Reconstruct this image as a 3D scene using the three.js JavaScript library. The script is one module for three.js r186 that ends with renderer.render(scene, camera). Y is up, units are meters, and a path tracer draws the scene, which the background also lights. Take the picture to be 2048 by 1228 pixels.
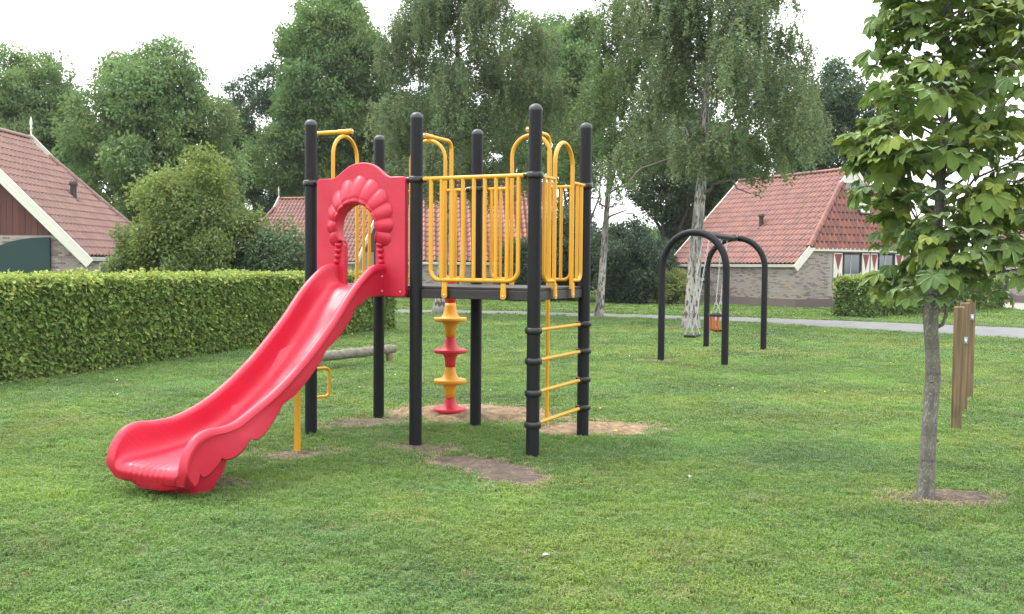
import * as THREE from 'three';
import { mergeGeometries } from 'three/addons/utils/BufferGeometryUtils.js';
import { RoundedBoxGeometry } from 'three/addons/geometries/RoundedBoxGeometry.js';
import { ImprovedNoise } from 'three/addons/math/ImprovedNoise.js';

// ---------------------------------------------------------------- camera, sky, sun, exposure
const scene = new THREE.Scene();
const camera = new THREE.PerspectiveCamera(35.05, 2048 / 1228, 0.1, 900);
camera.rotation.order = 'YXZ';
camera.position.set(0, 1.6, 0);
camera.rotation.set(-0.041985, 0, 0.008581);
scene.add(camera);

const SUN = new THREE.Vector3(-0.42, 0.86, -0.3).normalize();
{ // an even bright cloud cover, a little brighter round the veiled sun and overhead
  const w = 512, h = 256, d = new Float32Array(w * h * 4), n = new ImprovedNoise();
  for (let j = 0; j < h; j++) for (let i = 0; i < w; i++) {
    const th = (j + 0.5) / h * Math.PI - Math.PI / 2, ph = ((i + 0.5) / w) * 2 * Math.PI - Math.PI;
    const y = Math.sin(th), x = Math.cos(th) * Math.cos(ph), z = Math.cos(th) * Math.sin(ph);
    const s = Math.max(0, x * SUN.x + y * SUN.y + z * SUN.z);
    const cl = n.noise(x * 2.2, y * 4, z * 2.2) * 0.6 + n.noise(x * 5, y * 9, z * 5) * 0.3;
    let v = (y > 0 ? 1.2 + 0.45 * y : 0.4) * (1 + 0.06 * cl) + 0.55 * Math.pow(s, 6);
    const k = (j * w + i) * 4;
    d[k] = v * 0.985; d[k + 1] = v; d[k + 2] = v * 1.025; d[k + 3] = 1;
  }
  const t = new THREE.DataTexture(d, w, h, THREE.RGBAFormat, THREE.FloatType);
  t.mapping = THREE.EquirectangularReflectionMapping; t.magFilter = THREE.LinearFilter; t.needsUpdate = true;
  scene.background = t; scene.environment = t;
}
const sun = new THREE.DirectionalLight(new THREE.Color(1, 0.96, 0.9), 1.5);
sun.position.copy(SUN).multiplyScalar(60); sun.castShadow = true; sun.shadow.radius = 20;
sun.shadow.mapSize.set(2048, 2048);
Object.assign(sun.shadow.camera, { left: -40, right: 40, top: 40, bottom: -40, near: 1, far: 160 });
scene.add(sun); scene.add(sun.target);
sun.target.position.set(0, 0, -15);
sun.position.add(sun.target.position);
scene.fog = new THREE.FogExp2(new THREE.Color(0.86, 0.9, 0.93), 0.0002);

const renderer = new THREE.WebGLRenderer();
renderer.toneMapping = THREE.LinearToneMapping;
renderer.toneMappingExposure = 2.3;
renderer.shadowMap.enabled = true;

// ---------------------------------------------------------------- helpers
function rng(seed) { let a = seed >>> 0; return () => { a |= 0; a = a + 0x6D2B79F5 | 0; let t = Math.imul(a ^ a >>> 15, 1 | a); t = t + Math.imul(t ^ t >>> 7, 61 | t) ^ t; return ((t ^ t >>> 14) >>> 0) / 4294967296; }; }
const perlin = new ImprovedNoise();
const N3 = (x, y, z) => perlin.noise(x + 91.3, y + 17.7, z + 43.1);
const fbm = (x, y, z = 0, o = 4) => { let s = 0, a = 0.5; for (let i = 0; i < o; i++) { s += a * N3(x, y, z + i * 7.3); x *= 2.03; y *= 2.03; a *= 0.5; } return s; };
const V = (x, y, z) => new THREE.Vector3(x, y, z);
const clamp = (x, a = 0, b = 1) => Math.min(b, Math.max(a, x));
const lerp = (a, b, t) => a + (b - a) * t;
const sstep = (a, b, x) => { const t = clamp((x - a) / (b - a)); return t * t * (3 - 2 * t); };

const used = {};
function numbered(name) { const k = used[name] = (used[name] ?? -1) + 1; return k ? name + '_' + String(k).padStart(3, '0') : name; }
function shadows(o) { o.castShadow = true; o.receiveShadow = true; return o; }
function obj(name, geos, m, parent) { // one named mesh from one or several geometries
  const g = Array.isArray(geos) ? (geos.length > 1 ? merge(geos) : geos[0]) : geos;
  const o = shadows(new THREE.Mesh(g, m)); o.name = name;
  if (parent) parent.add(o); else { o.name = numbered(name); scene.add(o); }
  return o;
}
function merge(gs) {
  return mergeGeometries(gs.map(g => {
    g = g.index ? g.toNonIndexed() : g;
    const r = new THREE.BufferGeometry();
    r.setAttribute('position', g.attributes.position);
    r.setAttribute('normal', g.attributes.normal);
    r.setAttribute('uv', g.attributes.uv ?? new THREE.BufferAttribute(new Float32Array(g.attributes.position.count * 2), 2));
    return r;
  }));
}
function thing(name, label, category, pos = [0, 0, 0], turn = 0, group) {
  const o = new THREE.Group(); o.name = numbered(name); scene.add(o);
  o.position.set(...pos); o.rotation.y = turn; o.userData = { label, category };
  if (group) o.userData.group = group;
  return o;
}
function tag(o, label, category, group) { Object.assign(o.userData, { label, category }); if (group) o.userData.group = group; return o; }
function struct(name, geos, m) { const o = obj(name, geos, m); o.userData.kind = 'structure'; return o; }
function stuffOf(o) { o.userData.kind = 'stuff'; return o; }
function instanced(name, geo, m, items, parent) { // items: {p, q, s, c}
  const im = new THREE.InstancedMesh(geo, m, items.length), M = new THREE.Matrix4(), sv = V(1, 1, 1);
  items.forEach((it, i) => {
    if (Array.isArray(it.s)) sv.set(...it.s); else sv.setScalar(it.s ?? 1);
    M.compose(it.p, it.q, sv); im.setMatrixAt(i, M);
    if (it.c) im.setColorAt(i, it.c);
  });
  im.name = name; im.userData.kind = 'stuff'; shadows(im);
  if (parent) parent.add(im); else { im.name = numbered(name); scene.add(im); }
  return im;
}
const Q = (x, y, z, order = 'YXZ') => new THREE.Quaternion().setFromEuler(new THREE.Euler(x, y, z, order));
const lin = (r, g, b) => new THREE.Color().setRGB(r, g, b);

// geometry helpers
function bx(w, h, d, x, y, z, r = 0, rot) {
  const g = r ? new RoundedBoxGeometry(w, h, d, 2, r) : new THREE.BoxGeometry(w, h, d);
  if (rot) g.applyQuaternion(Q(...rot));
  return g.translate(x, y, z);
}
function bar(a, b, r, seg = 12, r2 = r) { // cylinder between two points
  const d = b.clone().sub(a), g = new THREE.CylinderGeometry(r2, r, d.length(), seg, 1);
  g.applyQuaternion(new THREE.Quaternion().setFromUnitVectors(V(0, 1, 0), d.clone().normalize()));
  return g.translate((a.x + b.x) / 2, (a.y + b.y) / 2, (a.z + b.z) / 2);
}
function tube(pts, r, n = 40, seg = 12, closed = false, tension) {
  return new THREE.TubeGeometry(new THREE.CatmullRomCurve3(pts, closed, tension === undefined ? 'centripetal' : 'catmullrom', tension ?? 0.5), n, r, seg, closed);
}
class Bent extends THREE.CurvePath { } // straight pieces and bends
function bent(pts, rad) { // polyline whose corners are rounded with radius rad
  const c = new Bent(); let last = pts[0].clone();
  for (let i = 1; i < pts.length - 1; i++) {
    const p = pts[i], a = pts[i - 1].clone().sub(p).normalize(), b = pts[i + 1].clone().sub(p).normalize();
    const p0 = p.clone().addScaledVector(a, rad), p1 = p.clone().addScaledVector(b, rad);
    c.add(new THREE.LineCurve3(last, p0));
    c.add(new THREE.CubicBezierCurve3(p0, p0.clone().lerp(p, 0.552), p1.clone().lerp(p, 0.552), p1)); last = p1;
  }
  c.add(new THREE.LineCurve3(last, pts[pts.length - 1].clone()));
  return c;
}
function pipe(pts, rad, r, seg = 12, per = 10) { // rounded pipe, joined piece by piece so bends stay crisp
  const c = bent(pts, rad), P = [];
  for (const k of c.curves) { const m = k instanceof THREE.LineCurve3 ? 1 : per; for (let i = 0; i < m; i++) P.push(k.getPoint(i / m)); }
  P.push(pts[pts.length - 1].clone());
  return limb(P, P.map(() => r), seg, true);
}
function limb(P, R, seg = 8, caps = false) { // tapered tube through P with radii R, uv in metres
  const n = P.length, pos = [], nor = [], uv = [], idx = [];
  let prevN = null, len = 0;
  for (let i = 0; i < n; i++) {
    const t = P[Math.min(n - 1, i + 1)].clone().sub(P[Math.max(0, i - 1)]).normalize();
    let a = prevN ? prevN.clone().addScaledVector(t, -prevN.dot(t)).normalize() : (Math.abs(t.y) > 0.9 ? V(1, 0, 0) : V(0, 1, 0)).cross(t).normalize();
    prevN = a; const b = t.clone().cross(a);
    if (i) len += P[i].distanceTo(P[i - 1]);
    for (let k = 0; k <= seg; k++) {
      const an = k / seg * 2 * Math.PI, c = Math.cos(an), s = Math.sin(an);
      const nx = a.x * c + b.x * s, ny = a.y * c + b.y * s, nz = a.z * c + b.z * s;
      pos.push(P[i].x + nx * R[i], P[i].y + ny * R[i], P[i].z + nz * R[i]); nor.push(nx, ny, nz);
      uv.push(k / seg * Math.max(0.1, R[0] * 6.283), len);
    }
  }
  const w = seg + 1;
  for (let i = 0; i < n - 1; i++) for (let k = 0; k < seg; k++) { const q = i * w + k; idx.push(q, q + 1, q + w, q + 1, q + w + 1, q + w); }
  if (caps) for (const e of [0, n - 1]) {
    const t = (e ? P[e].clone().sub(P[e - 1]) : P[0].clone().sub(P[1])).normalize(), c = pos.length / 3;
    pos.push(P[e].x, P[e].y, P[e].z); nor.push(t.x, t.y, t.z); uv.push(0, 0);
    for (let k = 0; k <= seg; k++) { const s = (e * w + k) * 3; pos.push(pos[s], pos[s + 1], pos[s + 2]); nor.push(t.x, t.y, t.z); uv.push(0, 0); }
    for (let k = 0; k < seg; k++) e ? idx.push(c, c + 1 + k, c + 2 + k) : idx.push(c, c + 2 + k, c + 1 + k);
  }
  return geoOf(pos, idx, uv, nor);
}
function geoOf(pos, idx, uv, nor) {
  const g = new THREE.BufferGeometry();
  g.setAttribute('position', new THREE.Float32BufferAttribute(pos, 3));
  if (uv) g.setAttribute('uv', new THREE.Float32BufferAttribute(uv, 2));
  g.setIndex(idx);
  if (nor) g.setAttribute('normal', new THREE.Float32BufferAttribute(nor, 3)); else g.computeVertexNormals();
  return g;
}
function lathe(pts, seg = 32) { return new THREE.LatheGeometry(pts.map(p => new THREE.Vector2(...p)), seg); }
function prism(poly, d, bevel = 0) { // polygon in xy, thickness d in z from 0
  const s = new THREE.Shape(poly.map(p => new THREE.Vector2(...p)));
  return new THREE.ExtrudeGeometry(s, { depth: d, bevelEnabled: bevel > 0, bevelSize: bevel, bevelThickness: bevel, bevelSegments: 2, steps: 1, curveSegments: 12 });
}
// textures
function tex(w, h, fn, srgb = true, rep = [1, 1]) { // fn(u,v) -> [r,g,b] 0..1 ; sampled on a torus in callers that need tiling
  const d = new Uint8Array(w * h * 4);
  for (let j = 0; j < h; j++) for (let i = 0; i < w; i++) {
    const c = fn(i / w, j / h), k = (j * w + i) * 4;
    if (typeof c === 'number') { d[k] = d[k + 1] = d[k + 2] = clamp(c) * 255; } else { d[k] = clamp(c[0]) * 255; d[k + 1] = clamp(c[1]) * 255; d[k + 2] = clamp(c[2]) * 255; }
    d[k + 3] = 255;
  }
  const t = new THREE.DataTexture(d, w, h); t.wrapS = t.wrapT = THREE.RepeatWrapping; t.magFilter = THREE.LinearFilter;
  if (srgb) t.colorSpace = THREE.SRGBColorSpace; t.repeat.set(...rep); t.needsUpdate = true; return t;
}
// tileable fbm: four-corner blend
function tfbm(u, v, f, o = 4, z = 0) {
  const su = sstep(0.75, 1, u), sv = sstep(0.75, 1, v), a = fbm(u * f, v * f, z, o);
  if (!su && !sv) return a;
  const b = su ? fbm((u - 1) * f, v * f, z, o) : a;
  if (!sv) return lerp(a, b, su);
  const c = fbm(u * f, (v - 1) * f, z, o), d = su ? fbm((u - 1) * f, (v - 1) * f, z, o) : c;
  return lerp(lerp(a, b, su), lerp(c, d, su), sv);
}
function mat(c, rough = 0.6, o = {}) {
  return new THREE.MeshPhysicalMaterial({ color: Array.isArray(c) ? lin(...c) : c, roughness: rough, metalness: 0, side: THREE.DoubleSide, ...o });
}
// ---------------------------------------------------------------- materials
const fineTex = tex(256, 256, (u, v) => 0.5 + 0.5 * tfbm(u, v, 24, 3), false, [6, 6]);
const smudge = tex(256, 256, (u, v) => { const n = tfbm(u, v, 5, 5); return 0.62 + 0.5 * n; }, false);
const M = {
  red: mat([1, 1, 1], 0.82, { roughnessMap: smudge, map: tex(512, 512, (u, v) => { const n = 0.98 + 0.1 * tfbm(u, v, 4, 4), s = sstep(0.3, 0.5, N3(u * 3, v * 160, 3)) * sstep(0, 0.4, N3(u * 4, v * 5, 9)) * 0.06 + sstep(0.33, 0.5, tfbm(u, v, 26, 2, 12)) * 0.05; return [0.70 * n + s, 0.09 * n + s, 0.2 * n + s]; }) }),
  redTotem: mat([0.45, 0.01, 0.028], 0.5),
  yellowPl: mat([0.57, 0.245, 0.007], 0.5),
  yellow: mat([0.56, 0.27, 0.004], 0.42),
  post: mat([0.006, 0.0062, 0.008], 0.55, { specularIntensity: 0.45, bumpMap: tex(64, 512, (u, v) => 0.5 + 0.5 * tfbm(u, v * 1, 30, 2), false, [4, 3]), bumpScale: 0.0006 }),
  cap: mat([0.022, 0.023, 0.027], 0.5),
  clamp: mat([0.008, 0.008, 0.01], 0.35),
  deck: mat([0.013, 0.0115, 0.0125], 0.5),
  steel: mat([0.6, 0.6, 0.6], 0.3, { metalness: 1 }),
  zinc: mat([0.42, 0.44, 0.46], 0.45, { metalness: 0.9 }),
  rubber: mat([0.012, 0.012, 0.013], 0.8),
  orange: mat([0.4, 0.09, 0.03], 0.45),
  white: mat([0.62, 0.61, 0.55], 0.5, { map: tex(256, 256, (u, v) => { const n = 0.93 + 0.1 * tfbm(u, v, 7, 4); return [n, n, n * 0.985]; }) }),
  glass: mat([0.04, 0.05, 0.055], 0.06, { clearcoat: 1, clearcoatRoughness: 0.03 }),
  darkRed: mat([0.16, 0.022, 0.025], 0.5),
  green: mat([0.005, 0.03, 0.029], 0.7),
  mortar: mat([0.3, 0.275, 0.25], 0.95),
  brick: mat([1, 1, 1], 0.92, { bumpMap: fineTex, bumpScale: 0.002 }),
  plinth: mat([0.125, 0.098, 0.094], 0.95),
  lead: mat([0.3, 0.34, 0.38], 0.6),
  dark: mat([0.03, 0.025, 0.022], 0.9),
  pipe: mat([0.045, 0.03, 0.03], 0.7),
};
function tileMat(c) {
  return mat([1, 1, 1], 0.55, { map: tex(128, 128, (u, v) => { const n = 0.9 + 0.3 * tfbm(u, v, 9, 4), m = sstep(0.05, 0.35, tfbm(u, v, 4, 4, 5)) * 0.35; return [c[0] * n * (1 - m), c[1] * n * (1 - 0.5 * m), c[2] * n * (1 - 0.4 * m)]; }, true, [1, 1]) });
}
M.tileA = tileMat([0.475, 0.245, 0.185]); M.tileB = tileMat([0.42, 0.225, 0.18]); M.tileC = tileMat([0.51, 0.28, 0.215]);
M.tileL = [tileMat([0.48, 0.34, 0.3]), tileMat([0.455, 0.325, 0.29]), tileMat([0.505, 0.36, 0.315])];
M.tileR = [M.tileA, M.tileB, M.tileC];
M.wood = mat([1, 1, 1], 0.75, { map: tex(128, 512, (u, v) => {
  const g = fbm(u * 14, v * 1.6, 3, 4), k = sstep(0.25, 0.5, fbm(u * 3, v * 4, 9, 2)), n = 0.85 + 0.45 * g - 0.18 * k; return [0.475 * n, 0.395 * n, 0.28 * n]; }), bumpMap: tex(128, 256, (u, v) => 0.5 + 0.6 * fbm(u * 20, v * 2, 3, 3), false), bumpScale: 0.002 });
M.log = mat([1, 1, 1], 0.85, { map: tex(256, 256, (u, v) => { const n = 0.85 + 0.5 * tfbm(u * 1, v, 10, 4); return [0.46 * n, 0.44 * n, 0.39 * n]; }, true, [2, 1]) });
const barkBump = tex(256, 256, (u, v) => 0.5 + 0.7 * tfbm(u, v, 9, 4), false);
M.bark = mat([1, 1, 1], 0.95, { map: tex(256, 256, (u, v) => { const n = 0.75 + 0.7 * tfbm(u, v, 8, 4); return [0.33 * n, 0.29 * n, 0.25 * n]; }), bumpMap: barkBump, bumpScale: 0.02 });
M.chestnutBark = mat([1, 1, 1], 0.9, { map: tex(128, 512, (u, v) => {
  const n = tfbm(u, v, 6, 5), l = sstep(0.1, 0.3, tfbm(u, v, 26, 3, 3) + 0.35 * tfbm(u, v, 5, 3, 9)), r = sstep(0.25, 0.45, N3(u * 2 + 3, v * 34, 2)) * sstep(-0.1, 0.3, N3(u * 3, v * 7, 5)) * 0.35;
  const b = 0.36 + 0.16 * n - 0.14 * r; return [lerp(b, 0.56, l * 0.55), lerp(b * 0.96, 0.59, l * 0.55), lerp(b * 0.88, 0.52, l * 0.55)]; }, true, [2.6, 1 / 0.6]), bumpMap: barkBump, bumpScale: 0.006 });
M.birchBark = mat([1, 1, 1], 0.75, { map: tex(256, 1024, (u, v) => { // pale bark, thin dark lenticel lines and torn dark diamonds
  const n = tfbm(u, v, 5, 4), line = sstep(0.3, 0.5, N3(u * 3, v * 90, 4)) * sstep(-0.1, 0.3, N3(u * 6, v * 20, 14)), dia = sstep(0.05, 0.16, tfbm(u, v * 1, 13, 4, 8) + 0.12 * N3(u * 4, v * 9, 2)), grey = sstep(-0.1, 0.3, tfbm(u, v, 3, 3, 30));
  const b = lerp(0.58, 0.4, grey) + 0.18 * n, k = clamp(line * 0.5 + dia * 0.85); return [lerp(b, 0.23, k), lerp(b * 0.98, 0.21, k), lerp(b * 0.93, 0.19, k)]; }, true, [0.7, 0.33]), bumpMap: barkBump, bumpScale: 0.012 });
M.twig = mat([0.12, 0.1, 0.085], 0.9);
const leafMat = (t = 0.35, rough = 0.7) => mat([1, 1, 1], rough, { transmission: t, thickness: 0, ior: 1.35 });
M.leaf = leafMat(0.4, 1); M.chestnutLeaf = leafMat(0.35, 1); M.blade = leafMat(0.3, 1); M.hedgeLeaf = leafMat(0.3, 1);
// ---------------------------------------------------------------- ground, path, bare patches
{
  const c = tex(512, 512, (u, v) => {
    const a = tfbm(u, v, 6, 5), b = tfbm(u, v, 40, 3, 6), k = 0.8 + 0.45 * a + 0.4 * b, y = sstep(-0.1, 0.35, tfbm(u, v, 4, 4, 11));
    return [lerp(0.32, 0.40, y) * k, lerp(0.41, 0.44, y) * k, lerp(0.19, 0.21, y) * k]; }, true, [120, 120]);
  const g = new THREE.PlaneGeometry(1000, 1000).rotateX(-Math.PI / 2).translate(0, 0, -100);
  struct('ground', g, mat([1, 1, 1], 1, { map: c }));
}
function sheet(poly, y) { // flat polygon [x,z] at height y, uv in metres
  const s = new THREE.Shape(poly.map(([x, z]) => new THREE.Vector2(x, -z)));
  return new THREE.ShapeGeometry(s).rotateX(-Math.PI / 2).translate(0, y, 0);
}
const asphalt = mat([1, 1, 1], 0.9, { map: tex(256, 256, (u, v) => { const n = 0.9 + 0.2 * tfbm(u, v, 60, 2) + 0.25 * tfbm(u, v, 5, 4); return [0.405 * n, 0.405 * n, 0.405 * n]; }, true, [0.35, 0.35]) });
const PATH = [[-40, -37], [-14, -36.6], [-4.05, -35.0], [-0.21, -34.5], [4.61, -32.5], [8.23, -31.2], [10.2, -30.0], [14.3, -27.0], [24, -19.5], [40, -6],
  [38, 2], [21, -13.5], [11.9, -22.6], [9.0, -26.0], [7.41, -28.1], [4.28, -30.2], [-0.2, -32.3], [-3.75, -32.7], [-14, -34.3], [-40, -34.6]];
struct('path', sheet(PATH, 0.006), asphalt);
const DRIVE = [[20.2, -37.6], [26, -33], [40, -36], [40, -52], [24, -52], [22.2, -46.5]];
struct('driveway', sheet(DRIVE, 0.008), mat([1, 1, 1], 0.92, { map: tex(256, 256, (u, v) => { const n = 0.9 + 0.3 * tfbm(u, v, 9, 4); return [0.55 * n, 0.53 * n, 0.5 * n]; }, true, [0.5, 0.5]) }));
const inPoly = (P, x, z) => { let c = false; for (let i = 0, j = P.length - 1; i < P.length; j = i++) { const [a, b] = P[i], [d, e] = P[j]; if ((b > z) !== (e > z) && x < (d - a) * (z - b) / (e - b) + a) c = !c; } return c; };
// bare earth and sand where turf was dug out: [cx, cz, half length, half width, turn, kind]
const PATCH = [
  [-0.15, -7.58, 0.6, 0.27, -0.85, 'soil', 0.02], [0.88, -9.5, 0.62, 0.42, 0.15, 'sand', 0.03], [-0.4, -10.4, 0.85, 0.58, -0.1, 'sand', 0.06],
  [-1.5, -9.75, 0.52, 0.3, 0.6, 'soilThin', 0.02], [-0.8, -8.44, 0.34, 0.2, -0.4, 'soilThin', 0.01], [-1.78, -8.12, 0.36, 0.2, 0.2, 'soilThin', 0.01],
  [-2.3, -7.0, 0.42, 0.2, -0.2, 'soilThin', 0.012], [3.1, -6.76, 0.42, 0.25, 0.1, 'soil', 0.015], [2.5, -16.65, 0.4, 0.2, 0, 'soilThin', 0.008], [4.8, -18.75, 0.5, 0.22, 0, 'soilThin', 0.008], [4.73, -25.6, 0.6, 0.5, 0, 'soilThin', 0.01],
];
const patchEdge = (p, x, z) => { // <1 inside
  const dx = x - p[0], dz = z - p[1], c = Math.cos(p[4]), s = Math.sin(p[4]), u = (dx * c - dz * s) / p[2], v = (dx * s + dz * c) / p[3];
  return Math.hypot(u, v) + 0.8 * fbm(x * 2.4, z * 2.4, p[0], 4) + 0.35 * fbm(x * 11, z * 11, p[1], 3);
};
const soilTex = (r, g, b, st) => tex(256, 256, (u, v) => { const n = 0.82 + 0.5 * tfbm(u, v, 7, 5) + 0.35 * tfbm(u, v, 40, 2), s = sstep(0.18, 0.3, tfbm(u, v, 22, 3, 4)) * st; return [lerp(r * n, 0.72, s), lerp(g * n, 0.63, s), lerp(b * n, 0.46, s)]; }, true, [1.4, 1.4]);
const soilM = { soil: mat([1, 1, 1], 1, { map: soilTex(0.35, 0.295, 0.25, 0.3) }), sand: mat([1, 1, 1], 1, { map: soilTex(0.53, 0.44, 0.33, 0.5) }) };
soilM.soilThin = mat([1, 1, 1], 1, { map: soilTex(0.38, 0.33, 0.27, 0.4) });
PATCH.forEach((p, pi) => {
  const pos = [], idx = [], uv = [], nr = 44, na = 110;
  for (let i = 0; i <= nr; i++) for (let k = 0; k <= na; k++) {
    const a = k / na * 2 * Math.PI, r = i / nr * 1.7, c = Math.cos(p[4]), s = Math.sin(p[4]);
    const u = Math.cos(a) * r * p[2], v = Math.sin(a) * r * p[3], x = p[0] + u * c + v * s, z = p[1] - u * s + v * c;
    const e = patchEdge(p, x, z), y = sstep(1.1, 0.5, e) * p[6] + (e < 1.05 ? 0.004 : -0.03) + fbm(x * 9, z * 9, 2, 4) * 0.02 * sstep(1.1, 0.8, e) + fbm(x * 30, z * 30, 2, 2) * 0.012 * sstep(1.1, 0.8, e);
    pos.push(x, y, z); uv.push(x, z);
  }
  for (let i = 0; i < nr; i++) for (let k = 0; k < na; k++) { const q = i * (na + 1) + k; idx.push(q, q + 1, q + na + 1, q + 1, q + na + 2, q + na + 1); }
  struct(p[5] === 'sand' ? 'sand_patch' : 'soil_patch', geoOf(pos, idx, uv), soilM[p[5]]);
});
// ---------------------------------------------------------------- play tower
const A = 1.1392, HA = A / 2, POSTH = 2.938, PR = 0.0555;
const tower = thing('play_tower', 'play tower with red slide, black posts, yellow railings and climbing poles', 'playground', [-0.5993, 0, -9.0701], -0.447269);
{
  const postGeo = new THREE.CylinderGeometry(PR, PR, POSTH - 0.055 + 0.12, 28, 1).translate(0, (POSTH - 0.055 - 0.12) / 2, 0);
  const capPts = [[PR + 0.0015, -0.002], [PR + 0.002, 0.004]];
  for (let i = 0; i <= 10; i++) { const t = i / 10 * Math.PI / 2; capPts.push([Math.max(0.0001, (PR + 0.002) * Math.cos(t)), 0.006 + 0.049 * Math.sin(t)]); }
  const capGeo = lathe(capPts, 28).translate(0, POSTH - 0.055, 0);
  const ring = lathe([[PR, -0.026], [PR + 0.01, -0.026], [PR + 0.016, -0.018], [PR + 0.017, 0], [PR + 0.016, 0.018], [PR + 0.01, 0.026], [PR, 0.026]], 28);
  function clampGeo(dirs) { // collar with ears towards the given local directions (angles)
    const gs = [ring.clone()];
    for (const an of dirs) {
      const c = Math.cos(an), s = -Math.sin(an);
      gs.push(bar(V(c * 0.05, 0, s * 0.05), V(c * 0.112, 0, s * 0.112), 0.028, 14, 0.026));
      gs.push(bx(0.075, 0.03, 0.05, 0, 0, 0, 0.008).translate(0.075, 0, 0).applyQuaternion(Q(0, an, 0)));
      gs.push(new THREE.SphereGeometry(0.008, 8, 6).translate(0.075, 0.0, 0.027).applyQuaternion(Q(0, an, 0)));
    }
    return merge(gs);
  }
  const H = Math.PI / 2, at = { L: [-A, HA], FL: [0, HA], F: [A, HA], R: [A, -HA], BR: [0, -HA], BL: [-A, -HA] };
  const rails = { L: [0, H], FL: [Math.PI, 0], F: [Math.PI, H], R: [-H, Math.PI], BR: [0, Math.PI], BL: [0, -H] };
  const rungY = [0.28, 0.545, 0.812, 1.066];
  for (const k in at) {
    const p = obj('post', postGeo, M.post, tower); p.position.set(at[k][0], 0, at[k][1]);
    obj('cap', capGeo, M.cap, p);
    const g = clampGeo(rails[k]);
    obj('clamp', g, M.clamp, p).position.y = 2.35;
    if (k === 'F' || k === 'R') for (const y of rungY) obj('clamp', clampGeo([k === 'F' ? H : -H]), M.clamp, p).position.y = y;
  }
  for (const y of rungY) obj('rung', bar(V(A, y, HA - 0.1), V(A, y, -HA + 0.1), 0.0165, 14), M.yellow, tower);
  // two decks with slotted edge profile
  for (const sx of [-1, 1]) {
    const gs = [bx(A - 0.012, 0.026, A - 0.02, sx * HA, 1.407, 0, 0.006), bx(A - 0.03, 0.078, 0.045, sx * HA, 1.354, HA - 0.02, 0.004), bx(A - 0.03, 0.078, 0.045, sx * HA, 1.354, -HA + 0.02, 0.004),
      bx(0.045, 0.078, A - 0.1, sx * (A - 0.02), 1.354, 0, 0.004), bx(0.045, 0.078, A - 0.1, sx * 0.03, 1.354, 0, 0.004)];
    const d = obj('deck', gs, M.deck, tower);
    for (let i = 0; i < 7; i++) obj('slot', bx(0.065, 0.008, 0.004, sx * HA + (i - 3) * 0.12, 1.36, HA + 0.0035), M.dark, d);
  }
  // railings. local frame of a side: x along it from the first post, y up, z outwards
  function sideFrame(part, origin, turn) { part.position.set(origin[0], 0, origin[1]); part.rotation.y = turn; }
  const RY = 2.35, BY = 1.476, r = 0.0185;
  function tab(x, z0 = 0.035) { // flattened tube end bolted to the deck edge
    const s = new THREE.Shape(); s.absarc(0, 0, 0.024, Math.PI, 0); s.lineTo(0.018, 0.105); s.lineTo(-0.018, 0.105); s.closePath();
    return new THREE.ExtrudeGeometry(s, { depth: 0.01, bevelEnabled: true, bevelSize: 0.003, bevelThickness: 0.003, bevelSegments: 2 }).translate(x, 1.345, z0 - 0.005);
  }
  const boltGeo = new THREE.SphereGeometry(0.0085, 10, 6).scale(1, 1, 0.6);
  { // full railing of the front right side
    const b = obj('railing', [bar(V(0.09, RY, 0.03), V(A - 0.09, RY, 0.03), r, 14), pipe([V(0.165, RY, 0.03), V(0.165, BY, 0.03), V(A - 0.135, BY, 0.03), V(A - 0.135, RY, 0.03)], 0.09, r, 12)], M.yellow, tower);
    sideFrame(b, at.FL, 0);
    const x0 = 0.165, x1 = A - 0.135;
    for (let i = 1; i < 8; i++) { const x = lerp(x0, x1, i / 8); obj('baluster', bar(V(x, BY, 0.03), V(x, RY, 0.03), r * 0.92, 12), M.yellow, b); }
    for (const x of [0.305, 0.872]) { obj('bracket', tab(x), M.yellow, b); const q = obj('bolt', boltGeo, M.steel, b); q.position.set(x, 1.345, 0.046); }
  }
  function archRail(from, turn, top) {
    for (const m of [0, 1]) {
      const X = x => m ? A - x : x;
      const b = obj('railing', [bar(V(X(0.09), RY, 0.02), V(X(0.35), RY, 0.02), r * 0.85, 12), pipe([V(X(0.15), RY, 0.02), V(X(0.15), BY, 0.02), V(X(0.352), BY, 0.02)], 0.07, r * 0.9, 12)], M.yellow, tower);
      sideFrame(b, at[from], turn);
      obj('baluster', bar(V(X(0.25), BY, 0.02), V(X(0.25), RY, 0.02), r * 0.85, 12), M.yellow, b);
    }
    const R = 0.2, c = HA, pts = [V(c - R, 1.4, 0.02)], cy = top - R - r;
    for (let i = 0; i <= 16; i++) { const t = Math.PI - i / 16 * Math.PI; pts.push(V(c + R * Math.cos(t), cy + R * Math.sin(t), 0.02)); }
    pts.push(V(c + R, 1.4, 0.02));
    const a = obj('arch', limb(pts, pts.map(() => r), 12, true), M.yellow, tower); sideFrame(a, at[from], turn);
    for (const x of [c - R, c + R]) { obj('bracket', tab(x), M.yellow, a); obj('bolt', boltGeo, M.steel, a).position.set(x, 1.345, 0.046); }
    return a;
  }
  archRail('F', H, 2.7);
  archRail('R', Math.PI, 2.872); archRail('BR', Math.PI, 2.872); archRail('BL', -H, 2.872);
  // poles hung from the arches: local side frame again
  function pole(from, turn, out, bottom, rad = 0.0205) {
    const p = obj('pole', [pipe([V(HA, 2.9, -0.045), V(HA, 2.9, out), V(HA, bottom, out)], 0.085, rad, 14), bar(V(HA, 2.9, -0.06), V(HA, 2.9, 0.1), rad * 1.22, 14)], M.yellow, tower);
    sideFrame(p, at[from], turn);
    obj('bolt', new THREE.SphereGeometry(0.013, 10, 6), M.steel, p).position.set(HA, 2.9, -0.062);
    return p;
  }
  pole('R', Math.PI, 0.46, -0.08);                       // sliding pole
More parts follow.
